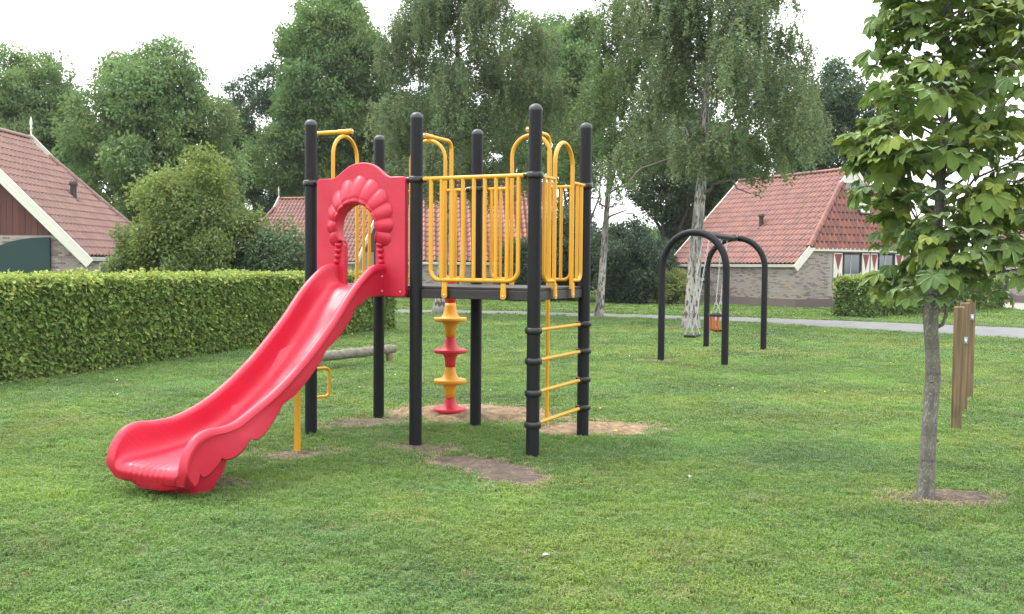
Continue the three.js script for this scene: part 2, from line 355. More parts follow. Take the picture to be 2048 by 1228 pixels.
  const climb = pole('BL', -H, 0.44, -0.08);              // pole with loop steps
  [[0.4, 1], [0.65, -1], [0.9, 1], [1.15, -1]].forEach(([y, s]) => {
    const k = s * -1;
    obj('step_loop', pipe([V(HA, y - 0.145, 0.44), V(HA + k * 0.2, y - 0.145, 0.36), V(HA + k * 0.2, y + 0.145, 0.36), V(HA, y + 0.145, 0.44)], 0.045, 0.0165, 12), M.yellow, climb);
  });
  const totem = pole('BR', Math.PI, 0.5, 1.3);           // pole that carries the stepping discs
  const seg = (y1, y0, yd, disc = true) => { // one moulded piece from y1 down to y0 with a disc at yd
    const p = [[0.0001, y0], [0.054, y0]];
    if (disc) p.push([0.056, lerp(y0, yd, 0.35)], [0.066, lerp(y0, yd, 0.65)], [0.088, yd - 0.03], [0.098, yd - 0.024], [0.155, yd - 0.022], [0.168, yd - 0.017], [0.173, yd - 0.006], [0.1735, yd + 0.012], [0.169, yd + 0.021], [0.162, yd + 0.021], [0.156, yd + 0.014], [0.112, yd + 0.016], [0.098, yd + 0.026], [0.078, yd + 0.055], [0.066, lerp(yd, y1, 0.55)], [0.058, lerp(yd, y1, 0.8)]);
    else p.push([0.06, lerp(y0, y1, 0.5)], [0.064, y1 - 0.015], [0.058, y1]);
    p.push([disc ? 0.0545 : 0.03, y1], [0.0001, y1]);
    return lathe(p, 40).translate(HA, 0, 0.5);
  };
  obj('stepping_disc', seg(1.5, 1.207, 1.4, false), M.redTotem, totem); obj('stepping_disc', seg(1.206, 0.846, 1.03), M.yellowPl, totem);
  obj('stepping_disc', seg(0.845, 0.528, 0.695), M.redTotem, totem); obj('stepping_disc', seg(0.527, 0.201, 0.375), M.yellowPl, totem);
  obj('stepping_disc', seg(0.2, -0.04, 0.07), M.redTotem, totem);

  // ---- entrance panel of the slide: shape in (t, y), t from the middle of the side
  const PX = -HA + 0.015;
  {
    const s = new THREE.Shape(); s.moveTo(-0.462, 1.33); s.lineTo(-0.462, 2.35); s.quadraticCurveTo(-0.462, 2.37, -0.44, 2.37);
    s.lineTo(-0.315, 2.37); s.bezierCurveTo(-0.2, 2.375, -0.17, 2.502, 0.02, 2.502); s.bezierCurveTo(0.2, 2.502, 0.21, 2.372, 0.33, 2.366);
    s.lineTo(0.44, 2.366); s.quadraticCurveTo(0.465, 2.366, 0.465, 2.345); s.lineTo(0.465, 1.35); s.quadraticCurveTo(0.465, 1.33, 0.445, 1.33); s.closePath();
    const h = new THREE.Path(); const cy = 1.925, R = 0.222, a0 = -0.68;
    h.moveTo(-0.172, 1.405); h.lineTo(-0.172, cy + R * Math.sin(a0));
    for (let i = 0; i <= 30; i++) { const t = Math.PI - a0 + (2 * a0 - Math.PI) * i / 30; h.lineTo(R * Math.cos(t), cy + R * Math.sin(t)); }
    h.lineTo(0.172, 1.405); h.closePath(); s.holes.push(h);
    const g = new THREE.ExtrudeGeometry(s, { depth: 0.04, bevelEnabled: true, bevelSize: 0.012, bevelThickness: 0.012, bevelSegments: 3, curveSegments: 24 });
    const panel = obj('slide_panel', g.translate(PX, 0, HA + 0.012), M.red, tower);
    // fluted shell hood round the hole
    const pos = [], idx = [], nt = 220, np = 26, t0 = -0.5, t1 = Math.PI + 0.5, NF = 11;
    for (let i = 0; i <= nt; i++) {
      const th = lerp(t0, t1, i / nt), f = Math.abs(Math.sin((i / nt) * NF * Math.PI)), fl = Math.pow(f, 0.7), low = 1 - 0.5 * Math.abs(i / nt * 2 - 1) ** 3;
      for (let k = 0; k <= np; k++) {
        const p = k / np; let rr, z;
        if (p < 0.75) {
          const q = p / 0.75, Ro = (0.335 + 0.028 * fl) * (0.84 + 0.18 * low) * (1 + 0.2 * Math.max(0, Math.sin(th)) ** 2);
          rr = lerp(Ro, 0.216 - 0.008 * fl, q); z = 0.062 + (0.088 * Math.pow(Math.sin(q * Math.PI * 0.5), 0.9) + 0.02 * fl * Math.pow(Math.sin(Math.PI * clamp(q * 0.92 + 0.06)), 0.7)) * low;
          if (q > 0.78 && q < 0.86) z -= 0.007; if (q >= 0.86) z += 0.012 * fl * Math.sin((q - 0.86) / 0.14 * Math.PI);
        } else { const q = (p - 0.75) / 0.25; rr = 0.206 + 0.006 * q; z = lerp(0.062 + 0.085 * low, 0.01, q); }
        pos.push(PX + rr * Math.cos(th), 1.925 + rr * Math.sin(th) * 1.06, HA + z);
      }
    }
    for (let i = 0; i < nt; i++) for (let k = 0; k < np; k++) { const q = i * (np + 1) + k; idx.push(q, q + 1, q + np + 1, q + 1, q + np + 2, q + np + 1); }
    obj('shell_hood', geoOf(pos, idx, pos.flatMap((v, i) => i % 3 === 0 ? [v * 0.9, pos[i + 1] * 0.9] : [])), M.red, panel);
    for (const sx of [-1, 1]) for (let i = 0; i < 4; i++) obj('bead', new THREE.SphereGeometry(1, 14, 10).scale(0.034 - i * 0.003, 0.026, 0.05).translate(PX + sx * (0.222 + 0.006 * i), 1.78 - i * 0.05, HA + 0.062), M.red, panel);
    for (const [x, y] of [[0.43, 1.365], [-0.43, 1.365]]) obj('bolt', boltGeo, M.steel, panel).position.set(PX + x, y, HA + 0.066);
  }
  // ---- slide: swept trough between crest, bed and lower edge curves, all (s, y) with s outwards from the panel
  {
    const sp = a => new THREE.SplineCurve(a.map(p => new THREE.Vector2(...p)));
    const C = sp([[0.05, 1.612], [0.2, 1.597], [0.34, 1.53], [0.55, 1.385], [0.83, 1.13], [1.22, 0.835], [1.6, 0.62], [1.95, 0.492], [2.15, 0.47], [2.31, 0.478], [2.43, 0.45], [2.51, 0.37], [2.545, 0.28], [2.545, 0.2], [2.515, 0.12]]);
    const D = sp([[0.05, 1.42], [0.13, 1.418], [0.25, 1.378], [0.43, 1.228], [0.7, 0.967], [1.1, 0.655], [1.5, 0.428], [1.88, 0.297], [2.1, 0.262], [2.26, 0.25], [2.38, 0.246], [2.46, 0.242], [2.52, 0.222], [2.545, 0.175], [2.52, 0.115]]);
    const B = sp([[0.05, 1.325], [0.2, 1.322], [0.33, 1.305], [0.46, 1.215], [0.66, 1.05], [0.98, 0.8], [1.34, 0.55], [1.66, 0.355], [1.9, 0.277], [2.1, 0.222], [2.3, 0.165], [2.4, 0.13], [2.44, 0.115], [2.45, 0.1], [2.45, 0.085]]);
    const n = 150, pos = [], idx = []; let m = 0;
    for (let i = 0; i <= n; i++) {
      const u = i / n, c = C.getPoint(u), d = D.getPoint(u), b = B.getPoint(u), s1 = c.x;
      const w = 0.272 + 0.075 * sstep(1.7, 2.4, s1) - 0.055 * sstep(0.9, 1, u), wi = w - 0.048;
      const sc = (0.06 * (1 - Math.pow(Math.abs(Math.sin(u * 28)), 0.6))) * sstep(0.14, 0.22, u) * sstep(0.86, 0.78, u);
      const rib = sstep(0.6, 0.86, u) * sstep(1.0, 0.96, u) * 0.005;
      const ring = [], P = (t, s, y) => ring.push([t, s, y]);
      const half = sgn => {
        const q = [];
        q.push([0.1, d.x - 0.02, d.y - 0.05], [w - 0.03, b.x, b.y + sc + 0.012], [w - 0.004, b.x, b.y + sc], [w + 0.002, lerp(b.x, c.x, 0.04), lerp(b.y + sc, c.y, 0.05)]);
        q.push([w + 0.006, lerp(b.x, c.x, 0.45), lerp(b.y, c.y, 0.45)], [w + 0.006, lerp(b.x, c.x, 0.77), lerp(b.y, c.y, 0.77)], [w + 0.018, lerp(b.x, c.x, 0.795), lerp(b.y, c.y, 0.795)]);
        for (let k = 0; k <= 8; k++) { const t = k / 8 * Math.PI; q.push([w - 0.018 + 0.037 * Math.cos(t), lerp(d.x, c.x, 0.82 + 0.18 * Math.sin(t)), lerp(d.y, c.y, 0.82 + 0.18 * Math.sin(t))]); }
        for (let k = 1; k <= 9; k++) { const t = k / 9; q.push([wi - 0.008 - 0.082 * Math.pow(t, 3), lerp(c.x, d.x, 0.18 + 0.82 * Math.sin(t * Math.PI / 2)), lerp(c.y, d.y, 0.18 + 0.82 * Math.sin(t * Math.PI / 2))]); }
        return q.map(([t, s, y]) => [t * sgn, s, y]);
      };
      half(1).forEach(q => P(...q));
      const wb = wi - 0.09; for (let k = 1; k < 72; k++) { const t = lerp(wb, -wb, k / 72); P(t, d.x, d.y - 0.006 * (1 - (t / wb) ** 2) + rib * (1 - (t / wb) ** 4) * Math.sin(t * 2 * Math.PI / 0.05)); }
      half(-1).reverse().forEach(q => P(...q));
      m = ring.length; for (const [t, s, y] of ring) pos.push(-HA + 0.01 + t, y, HA + 0.012 + s);
    }
    for (let i = 0; i < n; i++) for (let k = 0; k < m; k++) { const q = i * m + k, k2 = i * m + (k + 1) % m; idx.push(q, q + m, k2, k2, q + m, k2 + m); }
    for (const e of [0, n]) { // closed ends
      let x = 0, y = 0, z = 0; for (let k = 0; k < m; k++) { const q = (e * m + k) * 3; x += pos[q]; y += pos[q + 1]; z += pos[q + 2]; }
      if (e) { pos.push(x / m, y / m, z / m); const c = pos.length / 3 - 1; for (let k = 0; k < m; k++) idx.push(c, e * m + (k + 1) % m, e * m + k); }
    }
    const suv = []; for (let i = 0; i < pos.length; i += 3) suv.push(pos[i] * 1.3 + 0.2, (pos[i + 2] - pos[i + 1]) * 0.5); const slide = obj('slide', geoOf(pos, idx, suv), M.red, tower);
    const ft = []; // foot under the run-out
    { const fp = [], fi = [], lv = [[0.228, 2.0, 2.4, 0.28], [0.14, 2.03, 2.4, 0.27], [0.05, 2.1, 2.36, 0.24], [0.0, 2.13, 2.33, 0.22], [-0.03, 2.15, 2.32, 0.21]];
      lv.forEach(([y, s0, s1, w]) => { for (let k = 0; k < 28; k++) { const t = k / 28 * 2 * Math.PI, cx = Math.sign(Math.cos(t)) * Math.abs(Math.cos(t)) ** 0.4, cz = Math.sign(Math.sin(t)) * Math.abs(Math.sin(t)) ** 0.4; fp.push(-HA + 0.01 + cx * w, y, HA + 0.012 + (s0 + s1) / 2 + cz * (s1 - s0) / 2); } });
      for (let i = 0; i < lv.length - 1; i++) for (let k = 0; k < 28; k++) { const a = i * 28 + k, b = i * 28 + (k + 1) % 28; fi.push(a, b, a + 28, b, b + 28, a + 28); }
      ft.push(geoOf(fp, fi)); }
    obj('slide_foot', ft, M.red, slide);
    for (const [s, y] of [[0.1, 1.5], [0.1, 1.37]]) obj('bolt', new THREE.SphereGeometry(0.009, 10, 6), M.steel, slide).position.set(-HA + 0.01 + 0.277, y, HA + 0.012 + s);
    const leg = obj('slide_leg', bx(0.05, 0.98, 0.03, 0, 0.4, 0, 0.006), M.yellow, slide); leg.position.set(-HA - 0.14, 0, HA + 0.75);
  }
}
// ---------------------------------------------------------------- swing
{
  const feet = [[2.55, -16.55], [3.47, -15.78], [3.91, -19.5], [4.9, -18.88]];
  const sw = thing('swing_set', 'black tubular swing frame of two arches beside the birch', 'swing frame', [3.707, 0, -17.68]);
  const L = ([x, z], y) => V(x - 3.707, y, z + 17.68), top = 2.19, r = 0.058, mids = [];
  for (const k of [0, 2]) {
    const a = L(feet[k], 0), b = L(feet[k + 1], 0), m = a.clone().lerp(b, 0.5), d = b.clone().sub(a), R = d.length() / 2; d.normalize();
    const pts = [a.clone().setY(-0.1), a.clone().setY(0.6), a.clone().setY(1.2)];
    for (let i = 0; i <= 20; i++) { const t = Math.PI - i / 20 * Math.PI, p = m.clone().addScaledVector(d, R * Math.cos(t)); p.y = top - R + R * Math.sin(t); pts.push(p); }
    pts.push(b.clone().setY(1.2), b.clone().setY(0.6), b.clone().setY(-0.1));
    obj('arch_leg', limb(pts, pts.map(() => r), 16), M.post, sw); mids.push(m.clone().setY(top - 0.005));
  }
  const d = mids[1].clone().sub(mids[0]).normalize();
  obj('beam', bar(mids[0], mids[1], 0.052, 16), M.post, sw);
  for (const m of [mids[0].clone().addScaledVector(d, 0.16), mids[1].clone().addScaledVector(d, -0.2)]) obj('collar', bar(m.clone().addScaledVector(d, -0.05), m.clone().addScaledVector(d, 0.05), 0.066, 16), M.clamp, sw);
  const W = p => p.clone().add(V(3.707, 0, -17.68));
  const side = V(-d.z, 0, d.x);
  const hang = (t, off) => mids[0].clone().addScaledVector(d, t).addScaledVector(side, off || 0).setY(top - 0.06);
  function chain(a, b, parent, cover) { // real links, every second one turned
    const n = Math.max(4, Math.round(a.distanceTo(b) / 0.042)), g = [], dir = b.clone().sub(a).normalize(), q = new THREE.Quaternion().setFromUnitVectors(V(0, 1, 0), dir);
    for (let i = 0; i < n; i++) { const l = new THREE.TorusGeometry(0.013, 0.0042, 5, 9).scale(1, 1.75, 1); if (i % 2) l.rotateY(Math.PI / 2); l.applyQuaternion(q); const p = a.clone().lerp(b, (i + 0.5) / n); g.push(l.translate(p.x, p.y, p.z)); }
    const c = obj('chain', g, M.zinc, parent); c.userData.kind = 'stuff'; return c;
  }
  { // flat seat, near end, hanging a little to the left
    const t1 = hang(0.62), t2 = hang(1.1), c = W(hang(0.86)).setY(0.42).add(V(-0.22, 0, 0.02));
    const s = thing('flat_swing', 'flat black rubber swing seat on two galvanised chains', 'swing', [c.x, 0.42, c.z], Math.atan2(-d.z, d.x));
    s.updateMatrixWorld(); const loc = p => s.worldToLocal(W(p));
    const g = new RoundedBoxGeometry(0.44, 0.045, 0.2, 3, 0.015); const pa = g.attributes.position;
    for (let i = 0; i < pa.count; i++) pa.setY(i, pa.getY(i) - 0.015 * Math.cos(pa.getX(i) / 0.22 * 1.4)); g.computeVertexNormals();
    obj('seat', g, M.rubber, s);
    for (const [sx, t] of [[-1, t1], [1, t2]]) {
      const y = V(sx * 0.2, 0.24, 0), tp = loc(t);
      for (const sz of [-1, 1]) chain(V(sx * 0.2, 0.01, sz * 0.085), y, s);
      chain(y, tp, s); obj('hanger', bx(0.05, 0.06, 0.03, tp.x, tp.y + 0.015, tp.z, 0.008), M.clamp, s);
    }
  }
  { // toddler cradle seat, far end
    const c = W(hang(2.3)).setY(0.55).add(V(-0.1, 0, 0.02));
    const s = thing('cradle_swing', 'orange and black toddler cradle swing on chains', 'swing', [c.x, 0.42, c.z], Math.atan2(-d.z, d.x));
    s.updateMatrixWorld(); const loc = p => s.worldToLocal(W(p));
    const ringPts = []; for (let i = 0; i < 24; i++) { const a = i / 24 * 2 * Math.PI; ringPts.push(V(0.19 * Math.sign(Math.cos(a)) * Math.abs(Math.cos(a)) ** 0.6, 0.3, 0.15 * Math.sign(Math.sin(a)) * Math.abs(Math.sin(a)) ** 0.6)); }
    obj('rim', tube(ringPts, 0.026, 48, 10, true), M.rubber, s);
    for (let i = 0; i < 10; i++) { const a = (i + 0.5) / 10 * 2 * Math.PI, x = 0.175 * Math.cos(a), z = 0.14 * Math.sin(a); obj('bar', pipe([V(x, 0.3, z), V(x, 0.02, z), V(x * 0.25, 0, z * 0.25)], 0.05, 0.021, 8, 5), M.orange, s); }
    obj('seat_bowl', new THREE.SphereGeometry(0.12, 18, 8, 0, Math.PI * 2, Math.PI / 2, Math.PI / 2).scale(1.15, 0.35, 0.95).translate(0, 0.03, 0), M.rubber, s);
    for (const sx of [-1, 1]) { const tp = loc(hang(2.3 + sx * 0.22)), y = V(sx * 0.19, 0.55, 0); for (const sz of [-1, 1]) chain(V(sx * 0.17, 0.31, sz * 0.1), y, s); chain(y, tp, s); obj('hanger', bx(0.05, 0.06, 0.03, tp.x, tp.y + 0.015, tp.z, 0.008), M.clamp, s); }
  }
}
// ---------------------------------------------------------------- log beam, timber posts, litter
{
  const a = V(-1.95, 0, -16.05), b = V(-3.05, 0, -14.3), m = a.clone().lerp(b, 0.5), t = Math.atan2(-(b.z - a.z), b.x - a.x), len = a.distanceTo(b);
  const lg = thing('balance_beam', 'weathered grey log balance beam lying low behind the slide', 'balance beam', [m.x, 0, m.z], t);
  const pts = [], R = []; for (let i = 0; i <= 16; i++) { const x = (i / 16 - 0.5) * len; pts.push(V(x, 0.215 + 0.004 * Math.sin(i * 1.7), 0.006 * Math.sin(i * 0.9))); R.push(0.076 + 0.002 * Math.sin(i * 2.3)); }
  R[0] *= 0.86; R[16] *= 0.86; obj('log', limb(pts, R, 18, true), M.log, lg);
  for (const x of [-len / 2 + 0.12, len / 2 - 0.3]) obj('support', [bar(V(x, -0.1, 0), V(x, 0.16, 0), 0.06, 12)], M.wood, lg);
}
{
  const P = [[4.44, -9.64, 0.1, 1.235, 'wooden post nearest of three in a row behind young tree'], [5.05, -10.83, 0.1, 1.235, 'middle wooden post of three with a low steel fitting'], [5.68, -12.02, 0.1, 1.235, 'farthest wooden post of three with a steel fitting near top']];
  P.forEach(([x, z, w, h, label], i) => {
    const p = thing('wooden_post', label, 'post', [x, 0, z], -0.42, 'wooden posts in a row');
    const g = new RoundedBoxGeometry(w, h + 0.1, w, 2, 0.007).translate(0, (h - 0.1) / 2, 0); const pa = g.attributes.position, uv = [];
    for (let k = 0; k < pa.count; k++) { uv.push((pa.getX(k) + pa.getZ(k)) * 3 + i * 0.3, pa.getY(k) * 0.8 + i * 0.37); } g.setAttribute('uv', new THREE.Float32BufferAttribute(uv, 2));
    obj('timber', g, M.wood, p);
    if (i) { const y = [0, 0.82, 1.02][i]; obj('fitting', [bar(V(0.015, y, w / 2), V(0.015, y, w / 2 + 0.035), 0.016, 10), new THREE.TorusGeometry(0.024, 0.009, 8, 16).rotateY(Math.PI / 2).translate(0.015, y - 0.012, w / 2 + 0.045), bx(0.04, 0.075, 0.006, 0.015, y, w / 2 + 0.003, 0.002)], M.zinc, p); }
  });
}
{
  const pet = (x, z, s, turn, label) => { // a curled pale leaf lying on the grass
    const pos = [], idx = [], n = 8; for (let i = 0; i <= n; i++) for (let k = 0; k <= 4; k++) { const u = i / n, v = k / 4 - 0.5, w = Math.sin(u * Math.PI) ** 0.7; pos.push((u - 0.5) * 0.07, 0.008 + 0.016 * (4 * v * v) + 0.01 * Math.sin(u * 3), v * 0.05 * w); }
    for (let i = 0; i < n; i++) for (let k = 0; k < 4; k++) { const q = i * 5 + k; idx.push(q, q + 1, q + 5, q + 1, q + 6, q + 5); }
    const o = obj('fallen_leaf', geoOf(pos, idx), mat([0.5, 0.46, 0.37], 0.8)); o.position.set(x, 0.03, z); o.rotation.y = turn; o.scale.setScalar(s); tag(o, label, 'leaf', 'pale leaves on the lawn');
  };
  pet(0.195, -5.19, 0.62, 0.4, 'small pale curled leaf lying on the near lawn'); pet(1.34, -7.2, 0.6, 1.2, 'small pale leaf on the lawn right of the tower');
}
// ---------------------------------------------------------------- farmhouse bungalows
// local frame: x along the ridge from the gable end (0) to the hipped end (L), z across, both sides alike
const brickGeo = new THREE.BoxGeometry(0.2, 0.05, 0.02);
function tileGeo(w, l) { // s-shaped clay pan seen from above: x across, z down the slope, y up
  const pos = [], idx = [], n = 6; const prof = t => 0.04 * Math.sin((t - 0.12) * 2 * Math.PI) * (t < 0.62 ? 1 : 0.75) + 0.014;
  for (const [z, dy] of [[0, 0], [l * 1.06, 0.03], [l * 1.06, 0.008]]) for (let i = 0; i <= n; i++) { const t = i / n; pos.push((t - 0.5) * w * 1.04, prof(t) + dy, z); }
  for (let r = 0; r < 2; r++) for (let i = 0; i < n; i++) { const q = r * (n + 1) + i; idx.push(q, q + n + 1, q + 1, q + 1, q + n + 1, q + n + 2); }
  const g = geoOf(pos, idx); const uv = []; for (let i = 0; i < pos.length; i += 3) uv.push(pos[i] * 1.7, pos[i + 2] * 1.7); g.setAttribute('uv', new THREE.Float32BufferAttribute(uv, 2)); return g;
}
const TW = 0.25, TL = 0.345, tile = tileGeo(TW, TL);
function farmhouse({ label, pos, turn, L, W = 8.238, he = 1.794, hr = 5.888, hh = 2.453, hipIn = 1.08, gh = 0.647, o = 0.118, vo = 0.35, tiles = M.tileR, parts = [], detail = true, windows = [], sideWindow = [], gableDoor = false, pipes = [], skylight = null, group }) {
  const H = thing('farmhouse', label, 'house', pos, turn, group), rnd = rng(Math.round(L * 1000 + pos[0] * 77));
  const hw = W / 2, x0 = -L / 2, X = u => x0 + u, sl = (hr - he) / (hw + o), ov = o;
  const vh = (hh - he) / sl - o, vg = hw - gh, yg = he + sl * (vg + o), hx = L - hipIn, sh = (yg - hh) / (L + o - hx);
  const T = 0.2; // walls
  const brickTone = () => { const t = rnd(); return t < 0.1 ? lin(0.15, 0.125, 0.12) : t < 0.3 ? lin(0.205, 0.175, 0.16) : lin(0.25 + rnd() * 0.07, 0.22 + rnd() * 0.06, 0.195 + rnd() * 0.05); };
  function bricks(parent, len, h0, h1, place, holes = [], limit) { // courses of single bricks standing proud of the mortar
    const it = []; let row = 0;
    for (let y = h0 + 0.03; y < h1 - 0.02; y += 0.0625, row++) for (let u = (row % 2) * 0.105 + 0.05; u < len - 0.08; u += 0.21) {
      if (holes.some(k => u > k[0] - 0.1 && u < k[1] + 0.1 && y > k[2] - 0.03 && y < k[3] + 0.03)) continue;
      if (limit && y > limit(u)) continue;
      const { p, q } = place(u, y); it.push({ p, q, s: [0.97 + rnd() * 0.04, 1, 1 + rnd() * 0.3], c: brickTone() });
    }
    if (it.length) instanced('bricks', brickGeo, M.brick, it, parent);
  }
  const wallTop = he + sl * o - 0.06;
  for (const s of [1, -1]) {
    const w = obj('wall', bx(L, wallTop, T, 0, wallTop / 2, s * (hw - T / 2 - 0.005)), M.mortar, H);
    if (s === (parts.side ?? 1) && detail) {
      bricks(w, L, 0.36, wallTop, (u, y) => ({ p: V(X(u), y, s * (hw - 0.003)), q: Q(0, 0, 0) }), sideWindow);
      obj('plinth', bx(L + 0.02, 0.36, 0.03, 0, 0.18, s * (hw + 0.003)), M.plinth, w);
    }
    for (const [a, b, c, d] of (s === (parts.side ?? 1) ? sideWindow : [])) {
      const wd = obj('window', [bx(b - a, 0.06, 0.08, X((a + b) / 2), d, s * hw), bx(0.06, d - c, 0.08, X(a), (c + d) / 2, s * hw), bx(0.06, d - c, 0.08, X(b), (c + d) / 2, s * hw)], M.white, H);
      obj('pane', bx(b - a - 0.04, d - c, 0.03, X((a + b) / 2), (c + d) / 2, s * (hw + 0.005)), M.glass, wd); obj('sill', bx(b - a + 0.2, 0.14, 0.14, X((a + b) / 2), c - 0.07, s * (hw + 0.03)), M.mortar, wd);
    }
  }
  { // hipped end wall with shuttered windows
    const ht = hh - 0.05, vt = (ht - wallTop) / sl, lim = u => Math.min(ht, he + sl * (Math.min(u, W - u) + o) - 0.1);
    const w = obj('wall', prism([[-hw + 0.01, 0], [hw - 0.01, 0], [hw - 0.01, wallTop], [hw - vt, ht], [-hw + vt, ht], [-hw + 0.01, wallTop]], T).rotateY(Math.PI / 2).translate(X(L) - T - 0.003, 0, 0), M.mortar, H);
    if (detail) {
      bricks(w, W, 0.36, hh - 0.05, (u, y) => ({ p: V(X(L), y, hw - u), q: Q(0, Math.PI / 2, 0) }), windows.map(k => [k[0] - 0.05, k[1] + 0.05, 0.5, 2.35]), lim);
      obj('plinth', bx(0.03, 0.36, W + 0.01, X(L) + 0.003, 0.18, 0), M.plinth, w);
    }
    for (const [a, b, kind] of windows) {
      const zc = hw - (a + b) / 2, y0 = 0.75, y1 = 2.26, yc = (y0 + y1) / 2, wd = b - a;
      if (kind === 'shutter') { // painted hourglass: two coloured triangles on a pale leaf
        const s = obj('shutter', bx(0.04, y1 - y0, wd, X(L) + 0.035, yc, zc, 0.006), M.white, H);
        const tri = (sy) => prism([[-wd * 0.44, sy * (y1 - y0) * 0.47], [wd * 0.44, sy * (y1 - y0) * 0.47], [0, sy * 0.03]], 0.006).rotateY(Math.PI / 2).translate(X(L) + 0.054, yc, zc);
        for (const sy of [1, -1]) obj('shutter_triangle', tri(sy), M.darkRed, s);
      } else {
        const f = obj('window', [bx(0.07, 0.07, wd, X(L) + 0.02, y1 - 0.03, zc), bx(0.07, 0.07, wd, X(L) + 0.02, y0, zc), bx(0.07, y1 - y0, 0.06, X(L) + 0.02, yc, hw - a - 0.03), bx(0.07, y1 - y0, 0.06, X(L) + 0.02, yc, hw - b + 0.03)], M.dark, H);
        obj('pane', bx(0.02, y1 - y0 - 0.1, wd - 0.1, X(L) + 0.012, yc, zc), M.glass, f);
        obj('glazing_bar', [bx(0.03, y1 - y0 - 0.1, 0.035, X(L) + 0.025, yc, zc + wd * 0.08), bx(0.03, 0.035, wd - 0.1, X(L) + 0.025, yc - 0.12, zc)], M.lead, f);
      }
    }
  }
  { // gable wall: brick below, boards above
    const yb = 2.42, lim = u => { const v = Math.min(u, W - u); return he + sl * (v + o) - 0.1; };
    const w = obj('wall', prism([[-hw + 0.01, 0], [hw - 0.01, 0], [hw - 0.01, wallTop], [hw - (yb - he) / sl + o, yb], [-hw + (yb - he) / sl - o, yb], [-hw + 0.01, wallTop]].map(([a, b]) => [a, b]), T).rotateY(Math.PI / 2).translate(X(0) + 0.004, 0, 0), M.mortar, H);
    if (detail) bricks(w, W, 0.1, yb - 0.02, (u, y) => ({ p: V(X(0), y, hw - u), q: Q(0, Math.PI / 2, 0) }), [], lim);
    const nb = 44, bw = W / nb;
    for (let i = 0; i < nb; i++) { const a = i * bw + 0.004, b = (i + 1) * bw - 0.004, ta = lim(a) - 0.02, tb = lim(b) - 0.02; if (Math.max(ta, tb) < yb + 0.05) continue; obj('board', prism([[-(hw - a), yb], [-(hw - b), yb], [-(hw - b), Math.max(yb, tb)], [-(hw - a), Math.max(yb, ta)]], 0.03).rotateY(Math.PI / 2).translate(X(0) - 0.03 + (i % 2) * 0.006, 0, 0), M.boards[i % 3], H); }
    if (gableDoor) { // leaf of an arched barn door folded back against the wall
      const P = [[0, 0.1]]; for (let i = 0; i <= 16; i++) { const t = i / 16; P.push([-1.75 * t, 2.345 - 0.55 * (1 - Math.sqrt(1 - t * t * 0.98))]); } P.push([-1.75, 0.1]);
      const dr = obj('barn_door', prism(P.map(([a, b]) => [-a, b]), 0.05, 0.006).rotateY(Math.PI / 2).translate(X(0) - 0.11, 0, hw - 1.1), M.green, H);
      obj('frame_batten', bx(0.02, 0.09, 1.6, X(0) - 0.125, 0.6, hw - 1.95), M.green, dr);
    }
  }
  // roof: slabs, then tiles laid course by course
  const rp = (u, v, s, dy = 0) => V(X(u), he + sl * (v + o) + dy, s * (hw - v)); // v from the wall inwards
  const quad = (...P) => { const g = geoOf(P.flatMap(p => [p.x, p.y, p.z]), P.length === 4 ? [0, 1, 2, 0, 2, 3] : [0, 1, 2]); return g; };
  const roof = obj('roof', [1, -1].flatMap(s => {
    const P = [rp(-vo, -ov, s), rp(L + vo * 0.3, -ov, s), rp(L + o, vh, s), rp(hx, vg, s), rp(hx, hw, s), rp(-vo, hw, s)];
    const f = d => geoOf(P.flatMap(p => [p.x, p.y + d, p.z]), [0, 1, 2, 0, 2, 3, 0, 3, 4, 0, 4, 5]); return [f(0), f(-0.09)];
  }).concat([quad(rp(L + o, vh, 1), rp(L + o, vh, -1), rp(hx, vg, -1), rp(hx, vg, 1)), quad(rp(L + o, vh, 1, -0.08), rp(L + o, vh, -1, -0.08), rp(hx, vg, -1, -0.08), rp(hx, vg, 1, -0.08))]), M.dark, H);
  const place = [];
  for (const s of [1, -1]) {
    if (detail && s !== (parts.side ?? 1) && !parts.both) continue;
    const ang = Math.atan(sl), ca = Math.cos(ang), q = s > 0 ? Q(ang, 0, 0) : Q(ang, Math.PI, 0, 'YXZ');
    const rows = Math.floor((hw + ov) / ca / TL);
    for (let r = 0; r <= rows; r++) {
      const d1 = (hw + ov) - (r) * TL * ca, v = d1 - ov; // top of the tile, from the ridge down
      const vt = hw - r * TL * ca; if (vt - TL * ca < -ov - 0.2) break;
      for (let u = -vo + TW / 2; u < L + 0.35; u += TW) {
        const vm = vt - TL * ca * 0.5; let uMax = L + vo * 0.3;
        if (vm > vg) uMax = hx; else if (vm > vh) uMax = lerp(L + o, hx, (vm - vh) / (vg - vh)); else uMax = lerp(L + vo * 0.3, L + o, clamp((vm + ov) / (vh + ov)));
        if (u > uMax - 0.05) continue;
        const p = rp(u, vt, s, 0.012); place.push({ p, q, near: s === (parts.side ?? 1) ? -Math.abs(u - (parts.focus ?? L / 2)) : -99 });
      }
    }
  }
  { // hipped end tiles
    const ang = Math.atan(sh), ca = Math.cos(ang), len = L + o - hx, q = Q(ang, Math.PI / 2, 0, 'YXZ'), rows = Math.ceil(len / ca / TL);
    for (let r = 0; r < rows; r++) {
      const u = hx + r * TL * ca, k = clamp((r + 0.5) * TL * ca / len), half = hw - lerp(vg, vh, k);
      for (let z = -half + TW * 0.4; z < half - 0.05; z += TW) {
        if (skylight && Math.abs(z - skylight[0]) < skylight[2] && Math.abs(u + 0.07 - skylight[1]) < 0.16) continue;
        place.push({ p: V(X(u), lerp(yg, hh, (u - hx) / len) + 0.012, z), q, near: parts.hip ? 5 - Math.abs(z - hw * 0.4) : -50 });
      }
    }
  }
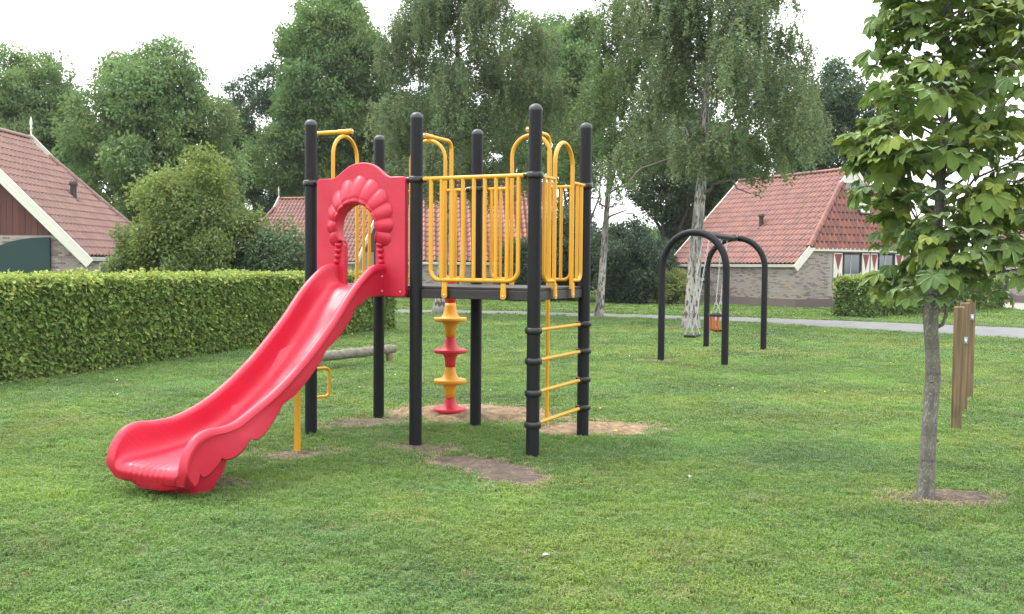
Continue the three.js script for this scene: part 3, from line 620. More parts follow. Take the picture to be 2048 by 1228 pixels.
  place.forEach(t => { t.k = Math.floor(rnd() * 3); t.q = t.q.clone().multiply(Q((rnd() - 0.5) * 0.012, (rnd() - 0.5) * 0.015, (rnd() - 0.5) * 0.02)); });
  place.sort((a, b) => b.near - a.near);
  const nInd = detail ? 290 : 0;
  place.slice(0, nInd).forEach(t => { const m = obj('tile', tile, tiles[t.k], roof); m.position.copy(t.p); m.quaternion.copy(t.q); });
  [0, 1, 2].forEach(k => { const it = place.slice(nInd).filter(t => t.k === k).map(t => ({ p: t.p, q: t.q, s: 1 })); if (it.length) instanced('tiles', tile, tiles[k], it, roof); });
  // ridge and hip caps, each a half-round tile
  const capG = new THREE.CylinderGeometry(0.115, 0.135, 0.36, 12, 1, true, -Math.PI / 2, Math.PI).rotateX(-Math.PI / 2); // axis along z, open below
  const caps = (a, b) => { const d = b.clone().sub(a), n = Math.round(d.length() / 0.33), q = new THREE.Quaternion(), z = d.clone().normalize(), x = V(0, 1, 0).cross(z).normalize(), y = z.clone().cross(x); q.setFromRotationMatrix(new THREE.Matrix4().makeBasis(x, y, z)).multiply(Q(0.05, 0, 0));
    for (let i = 0; i < n; i++) { const m = obj('ridge_tile', capG, tiles[Math.floor(rnd() * 3)], roof); m.position.copy(a.clone().lerp(b, (i + 0.5) / n)); m.quaternion.copy(q); } };
  caps(rp(-vo, hw, 1, 0.0), rp(hx - 0.05, hw, 1, 0.0));
  for (const s of [1, -1]) caps(rp(hx, vg, s, 0.02), rp(L + o, vh, s, 0.02));
  // bargeboards on the gable end, eaves boards, hip foot boards
  const beam = (a, b, w, h, name, m, par) => { const d = b.clone().sub(a), z = d.clone().normalize(), x = V(0, 1, 0).cross(z).normalize(), y = z.clone().cross(x); const g = new RoundedBoxGeometry(w, h, d.length(), 1, 0.006).applyQuaternion(new THREE.Quaternion().setFromRotationMatrix(new THREE.Matrix4().makeBasis(x, y, z))); const c = a.clone().lerp(b, 0.5); return obj(name, g.translate(c.x, c.y, c.z), m, par); };
  for (const s of [1, -1]) {
    beam(rp(-vo - 0.03, -ov - 0.12, s, -0.12), rp(-vo - 0.03, hw, s, -0.1), 0.035, 0.3, 'bargeboard', M.white, roof);
    beam(rp(-vo - 0.02, -ov - 0.1, s, 0.075), rp(-vo - 0.02, hw, s, 0.085), 0.07, 0.03, 'verge_strip', M.white, roof);
    beam(rp(-vo, -ov + 0.02, s, -0.1), rp(L + 0.1, -ov + 0.02, s, -0.1), 0.03, 0.12, 'eaves_board', M.white, roof);
    beam(rp(L + vo * 0.3 + 0.06, -ov - 0.1, s, -0.1), rp(L + o + 0.08, vh + 0.02, s, -0.06), 0.035, 0.3, 'bargeboard', M.white, roof);
  }
  beam(V(X(L + o + 0.03), hh - 0.07, hw - vh - 0.02), V(X(L + o + 0.03), hh - 0.07, -hw + vh + 0.02), 0.03, 0.13, 'eaves_board', M.white, roof);
  { // little white gablet above the hip, lead flashing and finial
    const gp = prism([[-gh * 0.95, yg + 0.02], [gh * 0.95, yg + 0.02], [0, hr + 0.03]], 0.03).rotateY(Math.PI / 2).translate(X(hx) + 0.02, 0, 0);
    const gb = obj('gablet', gp, M.white, roof);
    for (const s of [1, -1]) beam(V(X(hx) + 0.07, yg - 0.05, s * (gh + 0.12)), V(X(hx) + 0.07, hr + 0.1, 0), 0.05, 0.16, 'gablet_board', M.white, gb);
    obj('finial', [bx(0.05, 0.75, 0.05, X(hx) + 0.1, hr - 0.05, 0), lathe([[0.0001, 0], [0.035, 0.02], [0.05, 0.09], [0.03, 0.16], [0.055, 0.26], [0.03, 0.42], [0.0001, 0.52]], 10).translate(X(hx) + 0.1, hr + 0.3, 0)], M.white, gb);
    obj('flashing', bx(0.02, 0.3, gh * 1.7, 0, 0, 0, 0, [0, 0, -Math.atan(1 / sh)]).translate(X(hx) + 0.16, yg - 0.12, 0), M.lead, roof);
  }
  for (const [u, v, s] of pipes) {
    const b = rp(u, v, s), p = obj('vent_pipe', [lathe([[0.1, 0], [0.1, 0.42], [0.135, 0.43], [0.135, 0.56], [0.0001, 0.57]], 14).translate(b.x, b.y, b.z)], M.pipe, roof);
    obj('flashing', bx(0.34, 0.02, 0.42, 0, 0, 0, 0.005, [s * Math.atan(sl), 0, 0]).translate(b.x, b.y + 0.06, b.z + 0.02 * s), M.pipe, p);
  }
  if (skylight) {
    const [z, u, w, h] = skylight, y = lerp(yg, hh, (u - hx) / (L + o - hx)), ang = -Math.atan(1 / sh) ;
    const put = g => g.applyQuaternion(Q(0, 0, Math.PI / 2 - Math.atan(sh))).translate(X(u) + 0.07, y + 0.03, z);
    const f = obj('skylight', [put(bx(0.07, 0.07, w * 2, 0, h, 0)), put(bx(0.07, 0.07, w * 2, 0, -h, 0)), put(bx(0.07, h * 2, 0.07, 0, 0, w)), put(bx(0.07, h * 2, 0.07, 0, 0, -w))], M.pipe, roof);
    obj('pane', put(bx(0.02, h * 2 - 0.06, w * 2 - 0.06, 0.01, 0, 0)), M.skyPane, f);
  }
  return H;
}
M.boards = [[0.085, 0.026, 0.02], [0.075, 0.022, 0.018], [0.1, 0.031, 0.023]].map(c => mat(c, 0.7));
M.skyPane = mat([0.25, 0.3, 0.34], 0.04, { clearcoat: 1, clearcoatRoughness: 0.02 });
farmhouse({ label: 'brick bungalow with red tiled roof and red and white shutters behind swing', pos: [13.24, 0, -44.59], turn: 5.191, L: 8.008, parts: { side: 1, hip: true, focus: 8 },
  windows: [[1.98, 2.47, 'shutter'], [2.52, 3.55, 'window'], [3.6, 4.02, 'shutter'], [4.1, 4.5, 'shutter'], [4.55, 5.5, 'window'], [5.56, 6.0, 'shutter']], sideWindow: [[1.9, 2.6, 1.15, 1.62]], pipes: [[4.1, 1.6, 1]], skylight: [-0.15, 7.33, 0.31, 0.42] });
farmhouse({ label: 'bungalow with faded pink tiled roof and green barn door behind the left hedge', pos: [-16.9, 0, -32.32], turn: 1.558, L: 5.79, tiles: M.tileL, gableDoor: true, pipes: [[3.2, 1.9, 1]], parts: { side: 1, focus: 1.5 }, sideWindow: [[0.75, 1.35, 0.9, 1.6]] });
farmhouse({ label: 'brick bungalow with red tiles seen between the railings of the tower', pos: [-2.3, 0, -50.6], turn: Math.PI + 0.1, L: 8, parts: { side: -1, focus: 3 }, sideWindow: [[1.6, 2.5, 0.9, 1.65], [4.6, 5.5, 0.25, 1.7]] });
farmhouse({ label: 'distant red roofed bungalow seen left of the slide panel', pos: [-12.5, 0, -63.5], turn: Math.PI - 0.25, L: 8, detail: false, skylight: [-0.6, 7.33, 0.31, 0.42] });
farmhouse({ label: 'red roofed bungalow at far right beyond the young chestnut', pos: [29.7, 0, -48.3], turn: 5.191, L: 8, parts: { side: 1, focus: 0.5 }, sideWindow: [[0.9, 1.5, 0.6, 1.65]] });
// ---------------------------------------------------------------- leaves and clumps
function leafQuad(out, p, d, n, len, wid, fold = 0.25) { // folded diamond leaf: 4 corner points, two faces
  const s = d.clone().cross(n).normalize(), m = p.clone().addScaledVector(d, len * 0.45), up = n.clone().multiplyScalar(wid * fold);
  const a = m.clone().addScaledVector(s, wid / 2).add(up), b = m.clone().addScaledVector(s, -wid / 2).add(up), e = p.clone().addScaledVector(d, len);
  for (const q of [p, a, e, p, e, b]) out.push(q.x, q.y, q.z);
}
function flat(pos) { const g = new THREE.BufferGeometry(); g.setAttribute('position', new THREE.Float32BufferAttribute(pos, 3)); g.computeVertexNormals(); return g; }
const rdir = r => { const z = r() * 2 - 1, a = r() * 6.283, s = Math.sqrt(1 - z * z); return V(s * Math.cos(a), z, s * Math.sin(a)); };
function clump(seed, n, rad, len, wid, o = {}) { // leaves spread through a small ball, facing mostly up and out
  const r = rng(seed), pos = [];
  for (let i = 0; i < n; i++) {
    const c = rdir(r).multiplyScalar(rad * Math.cbrt(r())); c.y *= o.flat ?? 0.7;
    const d = rdir(r).add(c.clone().multiplyScalar(0.8 / rad)); d.y -= o.droop ?? 0.25; d.normalize();
    const nn = rdir(r).multiplyScalar(0.7).add(V(0, 1, 0)); nn.addScaledVector(d, -nn.dot(d)).normalize();
    const k = 0.7 + r() * 0.6; leafQuad(pos, c, d, nn, len * k, wid * k);
  }
  return flat(pos);
}
function strand(seed, n, length, len, wid) { // hanging birch twig with small leaves
  const r = rng(seed), pos = []; let x = 0, z = 0;
  for (let i = 0; i < n; i++) {
    const t = i / n; x += (r() - 0.5) * 0.05; z += (r() - 0.5) * 0.05;
    const c = V(x + (r() - 0.5) * 0.16 * length, -t * length, z + (r() - 0.5) * 0.16 * length), d = rdir(r); d.y = -Math.abs(d.y) - 0.5; d.normalize();
    const nn = rdir(r); nn.addScaledVector(d, -nn.dot(d)).normalize(); const k = 0.7 + r() * 0.6; leafQuad(pos, c, d, nn, len * k, wid * k);
  }
  return flat(pos);
}
const broad = [1, 2, 3].map(s => clump(s, 46, 0.42, 0.17, 0.11)), broadFine = [11, 12, 13].map(s => clump(s, 52, 0.36, 0.115, 0.075)), shrubby = [21, 22, 23].map(s => clump(s, 44, 0.24, 0.085, 0.05, { flat: 0.9 }));
const birchy = [31, 32, 33].map(s => strand(s, 40, 0.8, 0.068, 0.055));
const tint = (c, r, v = 0.18, warm = 0.12) => { const k = 1 + (r() - 0.5) * 2 * v, w = (r() - 0.5) * 2 * warm; return lin(c[0] * k * (1 + w), c[1] * k, c[2] * k * (1 - w)); };
function scatter(name, geos, m, items, parent) { geos.forEach((g, i) => { const it = items.filter((_, k) => k % geos.length === i); if (it.length) instanced(name, g, m, it, parent); }); }
function wander(a, b, n, amp, r) { const P = []; for (let i = 0; i <= n; i++) { const t = i / n, k = Math.sin(t * Math.PI) * amp + t * amp * 0.2; P.push(a.clone().lerp(b, t).add(V((r() - 0.5) * k, (r() - 0.5) * k * 0.5, (r() - 0.5) * k))); } return P; }

// broadleaved tree: lobed crown of leaf clumps round real limbs
function tree({ name = 'broadleaf_tree', label, category = 'tree', pos, h, low, rx, rz = rx, lobes = 16, n = 1400, col, geos = broad, seed, group, trunkR = 0.22, bark = M.bark, lobeR = 0.42, shell = 0.5, sc = 1, ivy = false }) {
  const T = thing(name, label, category, pos, 0, group), r = rng(seed), cy = (h + low) / 2, ry = (h - low) / 2;
  const L = [[V(0, cy, 0), Math.min(rx, ry) * 0.75]];
  for (let i = 0; i < lobes; i++) { // golden spiral over the crown, jittered
    const y = 1 - 2 * (i + 0.5) / lobes, a = i * 2.39996 + r() * 0.8, s = Math.sqrt(1 - y * y), k = 0.55 + r() * 0.4;
    const taper = y > 0 ? 1 - 0.12 * y : 1;
    L.push([V(Math.cos(a) * s * rx * k * taper, cy + y * ry * (0.72 + r() * 0.16), Math.sin(a) * s * rz * k * taper), Math.min(rx, ry) * lobeR * (0.5 + r() * 0.65)]);
  }
  const top = V((r() - 0.5) * 0.3, low + (h - low) * 0.62, 0), tp = wander(V(0, -0.1, 0), top, 8, 0.25, r);
  obj('trunk', limb(tp, tp.map((_, i) => trunkR * (i ? 1 - 0.78 * i / 8 : 1.35)), 10), bark, T);
  const gs = []; for (let i = 1; i < L.length; i++) { const t = clamp((L[i][0].y - low) / (h - low) * 0.75 - 0.1 + r() * 0.15, 0.12, 0.95), a = tp[Math.round(t * 8)], P = wander(a, L[i][0], 5, 0.5, r), R = trunkR * (0.42 - 0.25 * t); gs.push(limb(P, P.map((_, k) => R * (1 - 0.8 * k / 5)), 6)); }
  const br = obj('branches', gs, bark, T); br.userData.kind = 'stuff';
  const it = [], tot = L.reduce((s, l) => s + l[1] ** 2, 0);
  for (const [c, R] of L) {
    const m = Math.round(n * R * R / tot), lt = 0.85 + r() * 0.3, wm = (r() - 0.5) * 0.16, bas = [col[0] * lt * (1 + wm), col[1] * lt, col[2] * lt * (1 - wm)];
    for (let i = 0; i < m; i++) {
      const d = rdir(r), k = R * (shell + (1 - shell) * Math.pow(r(), 0.6)) * (1 + 0.22 * fbm(d.x * 2 + c.x, d.y * 2 + c.y, d.z * 2, 2));
      const p = c.clone().addScaledVector(d, k); if (p.y < 0.1 || fbm(p.x * 0.75, p.y * 0.75, p.z * 0.75 + seed, 2) < -0.2) continue;
      it.push({ p, q: Q((r() - 0.5) * 0.9, r() * 6.28, (r() - 0.5) * 0.9), s: sc * (0.75 + r() * 0.55), c: tint(bas, r) });
    }
  }
  if (ivy) for (let i = 0; i < 420; i++) { const y = r() * low * 1.1, a = r() * 6.28, k = trunkR * (0.95 + r() * 0.7); it.push({ p: V(Math.cos(a) * k, y, Math.sin(a) * k), q: Q((r() - 0.5) * 0.9, r() * 6.28, (r() - 0.5) * 0.9), s: 0.6 + r() * 0.4, c: tint([0.05, 0.09, 0.035], r) }); }
  scatter('crown', geos, M.leaf, it, T);
  return T;
}
function birch({ label, pos, lean, h, low, rx, base, n, seed, col, cx = 0 }) {
  const T = thing('birch_tree', label, 'tree', pos, 0), r = rng(seed), top = V(lean, h, 0), P = [], R = [];
  for (let i = 0; i <= 24; i++) { const t = i / 24; P.push(V(lean * Math.sin(t * 1.5) + 0.12 * fbm(t * 3, seed, 1, 2) * 3 * t, -0.05 + t * h, 0.1 * fbm(t * 3, seed, 5, 2) * 3)); R.push(base * (t < 0.04 ? 1.45 - t * 9 : 1.08 - 1.0 * Math.pow(t, 0.8)) * (1 + 0.05 * (r() - 0.5))); }
  obj('trunk', limb(P, R.map(x => Math.max(0.02, x)), 16), M.birchBark, T);
  const gs = [], it = [];
  const nb = 30;
  for (let b = 0; b < nb; b++) {
    const t = lerp(0.3, 0.97, (b + r() * 0.8) / nb), a = P[Math.round(t * 24)], an = b * 2.39996 + r(), prof = Math.sin(clamp((t - 0.2) / 0.82) * Math.PI * 0.86 + 0.35);
    const reach = rx * (0.45 + 0.6 * r()) * clamp(prof, 0.3, 1), e = a.clone().add(V(Math.cos(an) * reach + cx, reach * (0.25 + 0.4 * r()), Math.sin(an) * reach));
    const Q5 = wander(a, e, 6, 0.35, r); for (let k = 3; k <= 6; k++) Q5[k].y -= (k - 2) ** 2 * 0.03 * reach; gs.push(limb(Q5, Q5.map((_, k) => base * 0.3 * (1.05 - t) * (1 - 0.8 * k / 6) + 0.008), 6));
    const m = Math.round(n / nb * (0.5 + 0.6 * reach / rx)), lt = 0.85 + r() * 0.3;
    for (let i = 0; i < m; i++) {
      const k = 0.2 + 0.85 * Math.sqrt(r()), f = Math.min(5.99, k * 6), i0 = Math.floor(Math.min(5, f)), p = Q5[i0].clone().lerp(Q5[i0 + 1], f - i0);
      p.add(V((r() - 0.5) * 0.95, (r() - 0.72) * 1.5 , (r() - 0.5) * 0.95)); if (p.y < low + 1.6 * fbm(p.x * 0.7, p.z * 0.7, 3, 2) || fbm(p.x * 0.8, p.y * 0.8, p.z * 0.8 + seed, 2) < -0.2) continue;
      it.push({ p, q: Q((r() - 0.5) * 0.35, r() * 6.28, (r() - 0.5) * 0.35), s: [0.85 + r() * 0.6, 0.4 + r() * 0.65, 0.85 + r() * 0.6], c: tint([col[0] * lt, col[1] * lt, col[2] * lt], r) });
    }
  }
  const br = obj('branches', gs, M.twig, T); br.userData.kind = 'stuff';
  scatter('crown', birchy, M.leaf, it, T);
  return T;
}
const oakC = [0.115, 0.2, 0.052], limeC = [0.145, 0.225, 0.07], darkC = [0.062, 0.11, 0.046], birchC = [0.14, 0.195, 0.08];
tree({ label: 'leftmost rounded pale green tree behind the pink roofed bungalow', pos: [-27.5, 0, -55], h: 13.3, low: 1.5, rx: 4.4, n: 2600, lobes: 24, col: limeC, seed: 101, trunkR: 0.3 });
tree({ label: 'rounded pale green tree rising behind the yellowish bush', pos: [-18.3, 0, -50], h: 12.0, low: 1.0, rx: 4.0, n: 2600, lobes: 24, col: limeC, seed: 102, trunkR: 0.3 });
tree({ label: 'dark green tree between the pale tree and the oak', pos: [-20, 0, -76], h: 17.6, low: 1.5, rx: 4.3, n: 1900, lobes: 20, col: darkC, seed: 103, trunkR: 0.3 });
tree({ name: 'oak_tree', label: 'tall fresh green oak standing left of the tower', pos: [-13.0, 0, -72], h: 21.8, low: 3.6, rx: 5.4, n: 3400, lobes: 30, sc: 1.35, col: oakC, seed: 104, trunkR: 0.32 });
tree({ label: 'dark tree behind the birches left of centre', pos: [-5.5, 0, -70], h: 17, low: 2, rx: 4.4, n: 1500, lobes: 18, col: darkC, seed: 105, trunkR: 0.3 });
tree({ label: 'dark tree standing behind the tallest tower post', pos: [1.6, 0, -62], h: 18.3, low: 2, rx: 3.6, n: 1500, lobes: 18, col: oakC, seed: 106, trunkR: 0.3 });
tree({ label: 'bright green tree behind the right tower posts', pos: [3.4, 0, -52], h: 15.2, low: 5.5, rx: 2.6, n: 1100, lobes: 16, col: limeC, seed: 107, trunkR: 0.25 });
tree({ name: 'ivy_tree', label: 'dark ivy clad tree between the thick birch and the gable', pos: [9.75, 0, -58], h: 11.5, low: 4.6, rx: 3.4, n: 1100, lobes: 16, col: darkC, seed: 108, trunkR: 0.42, ivy: true });
tree({ label: 'dark green tree behind the red roof beyond the swing', pos: [17.6, 0, -56], h: 13.6, low: 4.5, rx: 3.4, n: 1300, lobes: 18, col: darkC, seed: 109, trunkR: 0.28 });
tree({ label: 'tree behind the ridge of the shuttered bungalow', pos: [12.4, 0, -60], h: 10.5, low: 3.5, rx: 3.2, n: 700, lobes: 14, col: oakC, seed: 110, trunkR: 0.25 });
tree({ label: 'low distant tree in the gap between the birches', pos: [13.5, 0, -108], h: 6.6, low: 0.3, rx: 4, n: 500, lobes: 12, col: oakC, seed: 111, sc: 1.4 });
tree({ label: 'low distant tree left in the gap between the birches', pos: [18.5, 0, -112], h: 6.2, low: 0.3, rx: 4, n: 500, lobes: 12, col: darkC, seed: 112, sc: 1.4 });
birch({ label: 'tall white barked birch rising behind the tower railing', pos: [-2.41, 0, -32.08], lean: 0.7, h: 13.6, low: 4.2, rx: 3.5, base: 0.18, n: 6200, seed: 201, col: birchC });
birch({ label: 'slender birch just right of the tower', pos: [2.71, 0, -30.43], lean: 0.5, h: 10.5, low: 4.6, rx: 2.2, base: 0.13, n: 1900, seed: 202, col: [0.13, 0.2, 0.065] });
birch({ label: 'thick trunked birch standing behind the swing', pos: [4.73, 0, -25.77], lean: 0.5, h: 12.2, low: 4.7, rx: 3.1, base: 0.2, n: 5400, seed: 203, col: birchC, cx: 0.3 });
// shrubs
const shrub = (o) => tree({ name: 'shrub', category: 'shrub', geos: shrubby, trunkR: 0.06, lobeR: 0.5, shell: 0.35, ...o });
shrub({ label: 'large loose yellowish green bush behind the left hedge', pos: [-7.9, 0, -24.2], h: 4.0, low: 0.2, rx: 1.4, n: 1050, lobes: 15, lobeR: 0.5, shell: 0.2, col: [0.15, 0.21, 0.05], seed: 301 });
shrub({ label: 'low leafy bush at the corner of the pink roofed bungalow', pos: [-9.2, 0, -24.6], h: 2.5, low: 0.2, rx: 1.05, n: 420, lobes: 14, lobeR: 0.36, shell: 0.1, col: [0.13, 0.19, 0.05], seed: 302 });
shrub({ label: 'dark green bush just left of the slide tower behind hedge', pos: [-6.1, 0, -24.8], h: 2.55, low: 0.2, rx: 1.1, n: 520, lobes: 12, col: [0.085, 0.14, 0.05], seed: 303 });
shrub({ label: 'large dark evergreen shrub right of the slender birch', pos: [5.0, 0, -43], h: 3.3, low: 0.05, rx: 1.9, n: 1700, lobes: 18, col: [0.045, 0.08, 0.04], seed: 304, sc: 1.3 });
shrub({ label: 'tall dark shrub seen through the right tower posts', pos: [2.6, 0, -45.5], h: 4.2, low: 0.05, rx: 1.9, n: 1700, lobes: 18, col: [0.05, 0.085, 0.04], seed: 305, sc: 1.3 });
shrub({ label: 'dark shrub behind the tower at the slender birch foot', pos: [0.6, 0, -44.5], h: 2.6, low: 0.05, rx: 1.4, n: 800, lobes: 12, col: [0.05, 0.085, 0.04], seed: 306, sc: 1.3 });
shrub({ label: 'small yellow green shrub left of the swing', pos: [6.9, 0, -42.2], h: 1.35, low: 0.05, rx: 0.85, n: 500, lobes: 10, col: [0.2, 0.24, 0.06], seed: 307 });
shrub({ label: 'dark bush beside the brick wall behind the swing', pos: [7.0, 0, -46.6], h: 2.4, low: 0.05, rx: 0.9, n: 500, lobes: 10, col: [0.055, 0.09, 0.042], seed: 308, sc: 1.2 });
// clipped hedges
const beechLeaf = [41, 42, 43].map(s => clump(s, 12, 0.1, 0.075, 0.05, { droop: 0.35 }));
function hedge({ label, a, b, thick, h, side, seed, density, col, sc = 1 }) { // a to b is the front foot, side gives the direction of its depth
  const d = V(b[0] - a[0], 0, b[1] - a[1]), len = d.length(), turn = Math.atan2(-d.z, d.x), r = rng(seed), cx = (a[0] + b[0]) / 2, cz = (a[1] + b[1]) / 2;
  const Hd = thing('hedge', label, 'hedge', [cx, 0, cz], turn, 'clipped beech hedges'); // local x along, front face z = 0, depth towards side*z
  const core = bx(len - 0.3, h - 0.24, thick - 0.3, 0, (h - 0.24) / 2 + 0.06, side * thick / 2); obj('inner_twigs', core, mat([0.13, 0.1, 0.065], 1), Hd);
  const it = []; const put = (x, y, z, nx, ny, nz, top) => {
    const w = 0.07 * fbm(x * 1.3, y * 1.3, z, 3) + 0.06 * fbm(x * 4, y * 4, z, 2), out = V(nx, ny, nz);
    const p = V(x, y, z).addScaledVector(out, w - 0.05 * r());
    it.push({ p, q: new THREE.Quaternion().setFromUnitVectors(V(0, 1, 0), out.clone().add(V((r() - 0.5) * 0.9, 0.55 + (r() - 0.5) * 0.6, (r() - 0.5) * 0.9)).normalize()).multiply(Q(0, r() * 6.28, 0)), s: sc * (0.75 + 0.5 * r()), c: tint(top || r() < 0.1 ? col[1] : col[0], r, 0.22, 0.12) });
  };
  const n1 = Math.round(len * h * density), n2 = Math.round(len * thick * density * 1.1);
  for (let i = 0; i < n1; i++) put((r() - 0.5) * len, 0.04 + r() * (h - 0.06), 0, 0, 0.1, -side);
  for (let i = 0; i < n1 * 0.3; i++) put((r() - 0.5) * len, 0.04 + r() * (h - 0.06), side * thick, 0, 0.1, side);
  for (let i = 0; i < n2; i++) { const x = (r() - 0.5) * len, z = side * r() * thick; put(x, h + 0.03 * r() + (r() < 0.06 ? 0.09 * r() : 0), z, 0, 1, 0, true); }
  for (const e of [-1, 1]) for (let i = 0; i < thick * h * density; i++) put(e * len / 2, 0.04 + r() * (h - 0.06), side * r() * thick, e, 0.1, 0);
  scatter('foliage', beechLeaf, M.hedgeLeaf, it, Hd);
}
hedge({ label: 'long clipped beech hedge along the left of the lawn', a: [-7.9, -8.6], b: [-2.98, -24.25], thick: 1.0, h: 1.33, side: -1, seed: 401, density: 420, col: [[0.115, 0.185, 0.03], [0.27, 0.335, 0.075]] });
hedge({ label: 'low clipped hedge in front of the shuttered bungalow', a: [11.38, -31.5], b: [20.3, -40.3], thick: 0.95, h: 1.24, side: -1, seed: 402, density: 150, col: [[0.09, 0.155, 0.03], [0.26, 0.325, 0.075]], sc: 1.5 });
// ---------------------------------------------------------------- young horse chestnut, nearest tree
{
  const T = thing('chestnut_tree', 'young horse chestnut with large palmate leaves in the right foreground', 'tree', [2.885, 0, -6.7]), r = rng(77);
  const tr = [[0.0, -0.08, 0.078], [0.0, 0.0, 0.066], [0.003, 0.12, 0.056], [0.006, 0.3, 0.053], [0.01, 0.5, 0.051], [0.022, 0.75, 0.05], [0.03, 0.85, 0.052], [0.024, 1.0, 0.047], [0.012, 1.15, 0.047], [0.006, 1.27, 0.05], [0.016, 1.4, 0.044], [0.03, 1.7, 0.036], [0.045, 2.1, 0.031], [0.06, 2.6, 0.026], [0.06, 3.1, 0.02], [0.07, 3.6, 0.014], [0.08, 4.1, 0.007]];
  const tp = tr.map(k => V(k[0], k[1], 0.01 * Math.sin(k[1] * 3))), tR = tr.map(k => k[2]);
  obj('trunk', limb(tp, tR, 18), M.chestnutBark, T);
  const knots = []; for (const [y, a] of [[0.42, 0.4], [0.83, 1.9], [1.02, 5.2], [0.63, 3.6]]) { const c = tp[0].clone().setY(y).add(V(0.02, 0, 0)); obj('knot', new THREE.SphereGeometry(0.018, 10, 8).scale(1, 0.7, 1).translate(c.x + 0.043 * Math.cos(a), c.y, 0.043 * Math.sin(a)), M.chestnutBark, T); }
  obj('branch', limb([V(0.04, 1.2, 0), V(0.085, 1.22, 0.0), V(0.105, 1.29, 0.01), V(0.1, 1.42, 0.02)], [0.014, 0.013, 0.012, 0.01], 8), M.chestnutBark, T);
  // one palmate leaf: seven toothed, pleated leaflets from one point, drooping at the tips; stalk end at the origin, leaf along +z
  function palm(seed) {
    const q = rng(seed), pos = [], idx = [];
    const seven = [[0, 1], [0.62, 0.97], [-0.62, 0.97], [1.2, 0.8], [-1.2, 0.8], [1.85, 0.52], [-1.85, 0.52]].slice(0, q() < 0.45 ? 5 : 7);
    for (const [a0, L0] of seven) {
      const a = a0 + (q() - 0.5) * 0.22, len = 0.122 * L0 * (0.9 + q() * 0.2), wid = len * 0.45, dr = 0.12 + q() * 0.38, b = pos.length / 3, n = 5;
      for (let i = 0; i <= n; i++) {
        const t = i / n, w = wid * (t < 0.7 ? Math.pow(t / 0.7, 0.8) : Math.sqrt(Math.max(0, 1 - ((t - 0.7) / 0.3) ** 2))) * 0.5 + 0.0015, l = t * len, y = -dr * l * l / 0.12 * 0.5 + 0.01 * Math.sin(t * 3), x = Math.sin(a) * l, z = Math.cos(a) * l;
        const px = Math.cos(a) * w, pz = -Math.sin(a) * w, cup = w * 0.4;
        pos.push(x - px, y + cup, z - pz, x, y, z, x + px, y + cup, z + pz);
      }
      for (let i = 0; i < n; i++) for (let k = 0; k < 2; k++) { const s = b + i * 3 + k; idx.push(s, s + 1, s + 3, s + 1, s + 4, s + 3); }
    }
    const g = geoOf(pos, idx).toNonIndexed(); g.computeVertexNormals(); return g;
  }
  const leaves = [1, 2, 3, 4, 5, 6].map(s => palm(500 + s));
  const cols = [[0.14, 0.21, 0.042], [0.105, 0.175, 0.04], [0.12, 0.195, 0.04], [0.21, 0.27, 0.046], [0.085, 0.15, 0.042]].map(c => { const m = M.chestnutLeaf.clone(); m.color = lin(...c); return m; });
  // limbs whorled up the leader, shoots along them, rosettes of leaves at the shoot ends
  const gs = [], list = [], stalks = [];
  const rosette = (p, out, k) => {
    const n = 4 + Math.floor(r() * 4), a0 = r() * 6.28, young = r() < 0.35;
    for (let i = 0; i < n; i++) {
      const a = a0 + i / n * 6.28 + (r() - 0.5) * 0.5, d = V(Math.cos(a), 0.1 + (r() - 0.5) * 1.3, Math.sin(a)).addScaledVector(out, 0.55).normalize(), st = 0.07 + r() * 0.08, b = p.clone().addScaledVector(d, st);
      stalks.push(limb([p, p.clone().lerp(b, 0.5).add(V(0, 0.012, 0)), b], [0.0028, 0.0022, 0.002], 5));
      const yaw = Math.atan2(d.x, d.z); list.push({ p: b, q: Q(0.4 + (r() - 0.45) * 1.5, yaw + (r() - 0.5) * 0.8, (r() - 0.5) * 1.0), s: (0.65 + r() * 0.75) * k, m: young ? (r() < 0.6 ? 3 : 0) : [0, 1, 2, 4, 1][Math.floor(r() * 5)], g: Math.floor(r() * 6) });
    }
  };
  const NB = 66;
  for (let b = 0; b < NB; b++) {
    const t = clamp((b + (r() - 0.5) * 5) / NB), y = 1.27 + t * 2.75, an = b % 5 === 4 ? (r() - 0.5) * 2.4 : b * 2.39996 + (r() - 0.5) * 1.6, j = tp.findIndex(p => p.y > y), A0 = j > 0 ? tp[j - 1].clone().lerp(tp[j], (y - tp[j - 1].y) / (tp[j].y - tp[j - 1].y)) : tp[tp.length - 1].clone();
    const right = Math.cos(an) > 0, R = right ? 0.78 : lerp(0.46, 0.3, sstep(0.35, 0.75, t)), reach = R * (0.35 + 0.65 * Math.sqrt(r())) * (t > 0.88 ? 0.6 : 1), rise = 0.15 + r() * 0.75;
    const e = A0.clone().add(V(Math.cos(an) * reach, (t < 0.12 ? -0.02 : 0.05) + reach * rise, Math.sin(an) * reach)), P = wander(A0, e, 5, 0.14, r);
    gs.push(limb(P, P.map((_, k) => (0.013 - 0.006 * t) * (1 - 0.7 * k / 5)), 7));
    rosette(e, V(Math.cos(an), 0.1, Math.sin(an)), 0.8 + r() * 0.4);
    const ns = 2 + Math.floor(r() * 3);
    for (let k = 0; k < ns; k++) { const f = 1 + Math.floor(r() * 4), s0 = P[f], ang = an + (k % 2 ? 1 : -1) * (0.4 + r() * 0.9), l = 0.08 + r() * 0.16, e2 = s0.clone().add(V(Math.cos(ang) * l, (r() - 0.25) * 0.28, Math.sin(ang) * l)); gs.push(limb([s0, s0.clone().lerp(e2, 0.5).add(V(0, 0.01, 0)), e2], [0.006, 0.005, 0.004], 6)); rosette(e2, V(Math.cos(ang), 0.1, Math.sin(ang)), 0.7 + r() * 0.4); }
  }
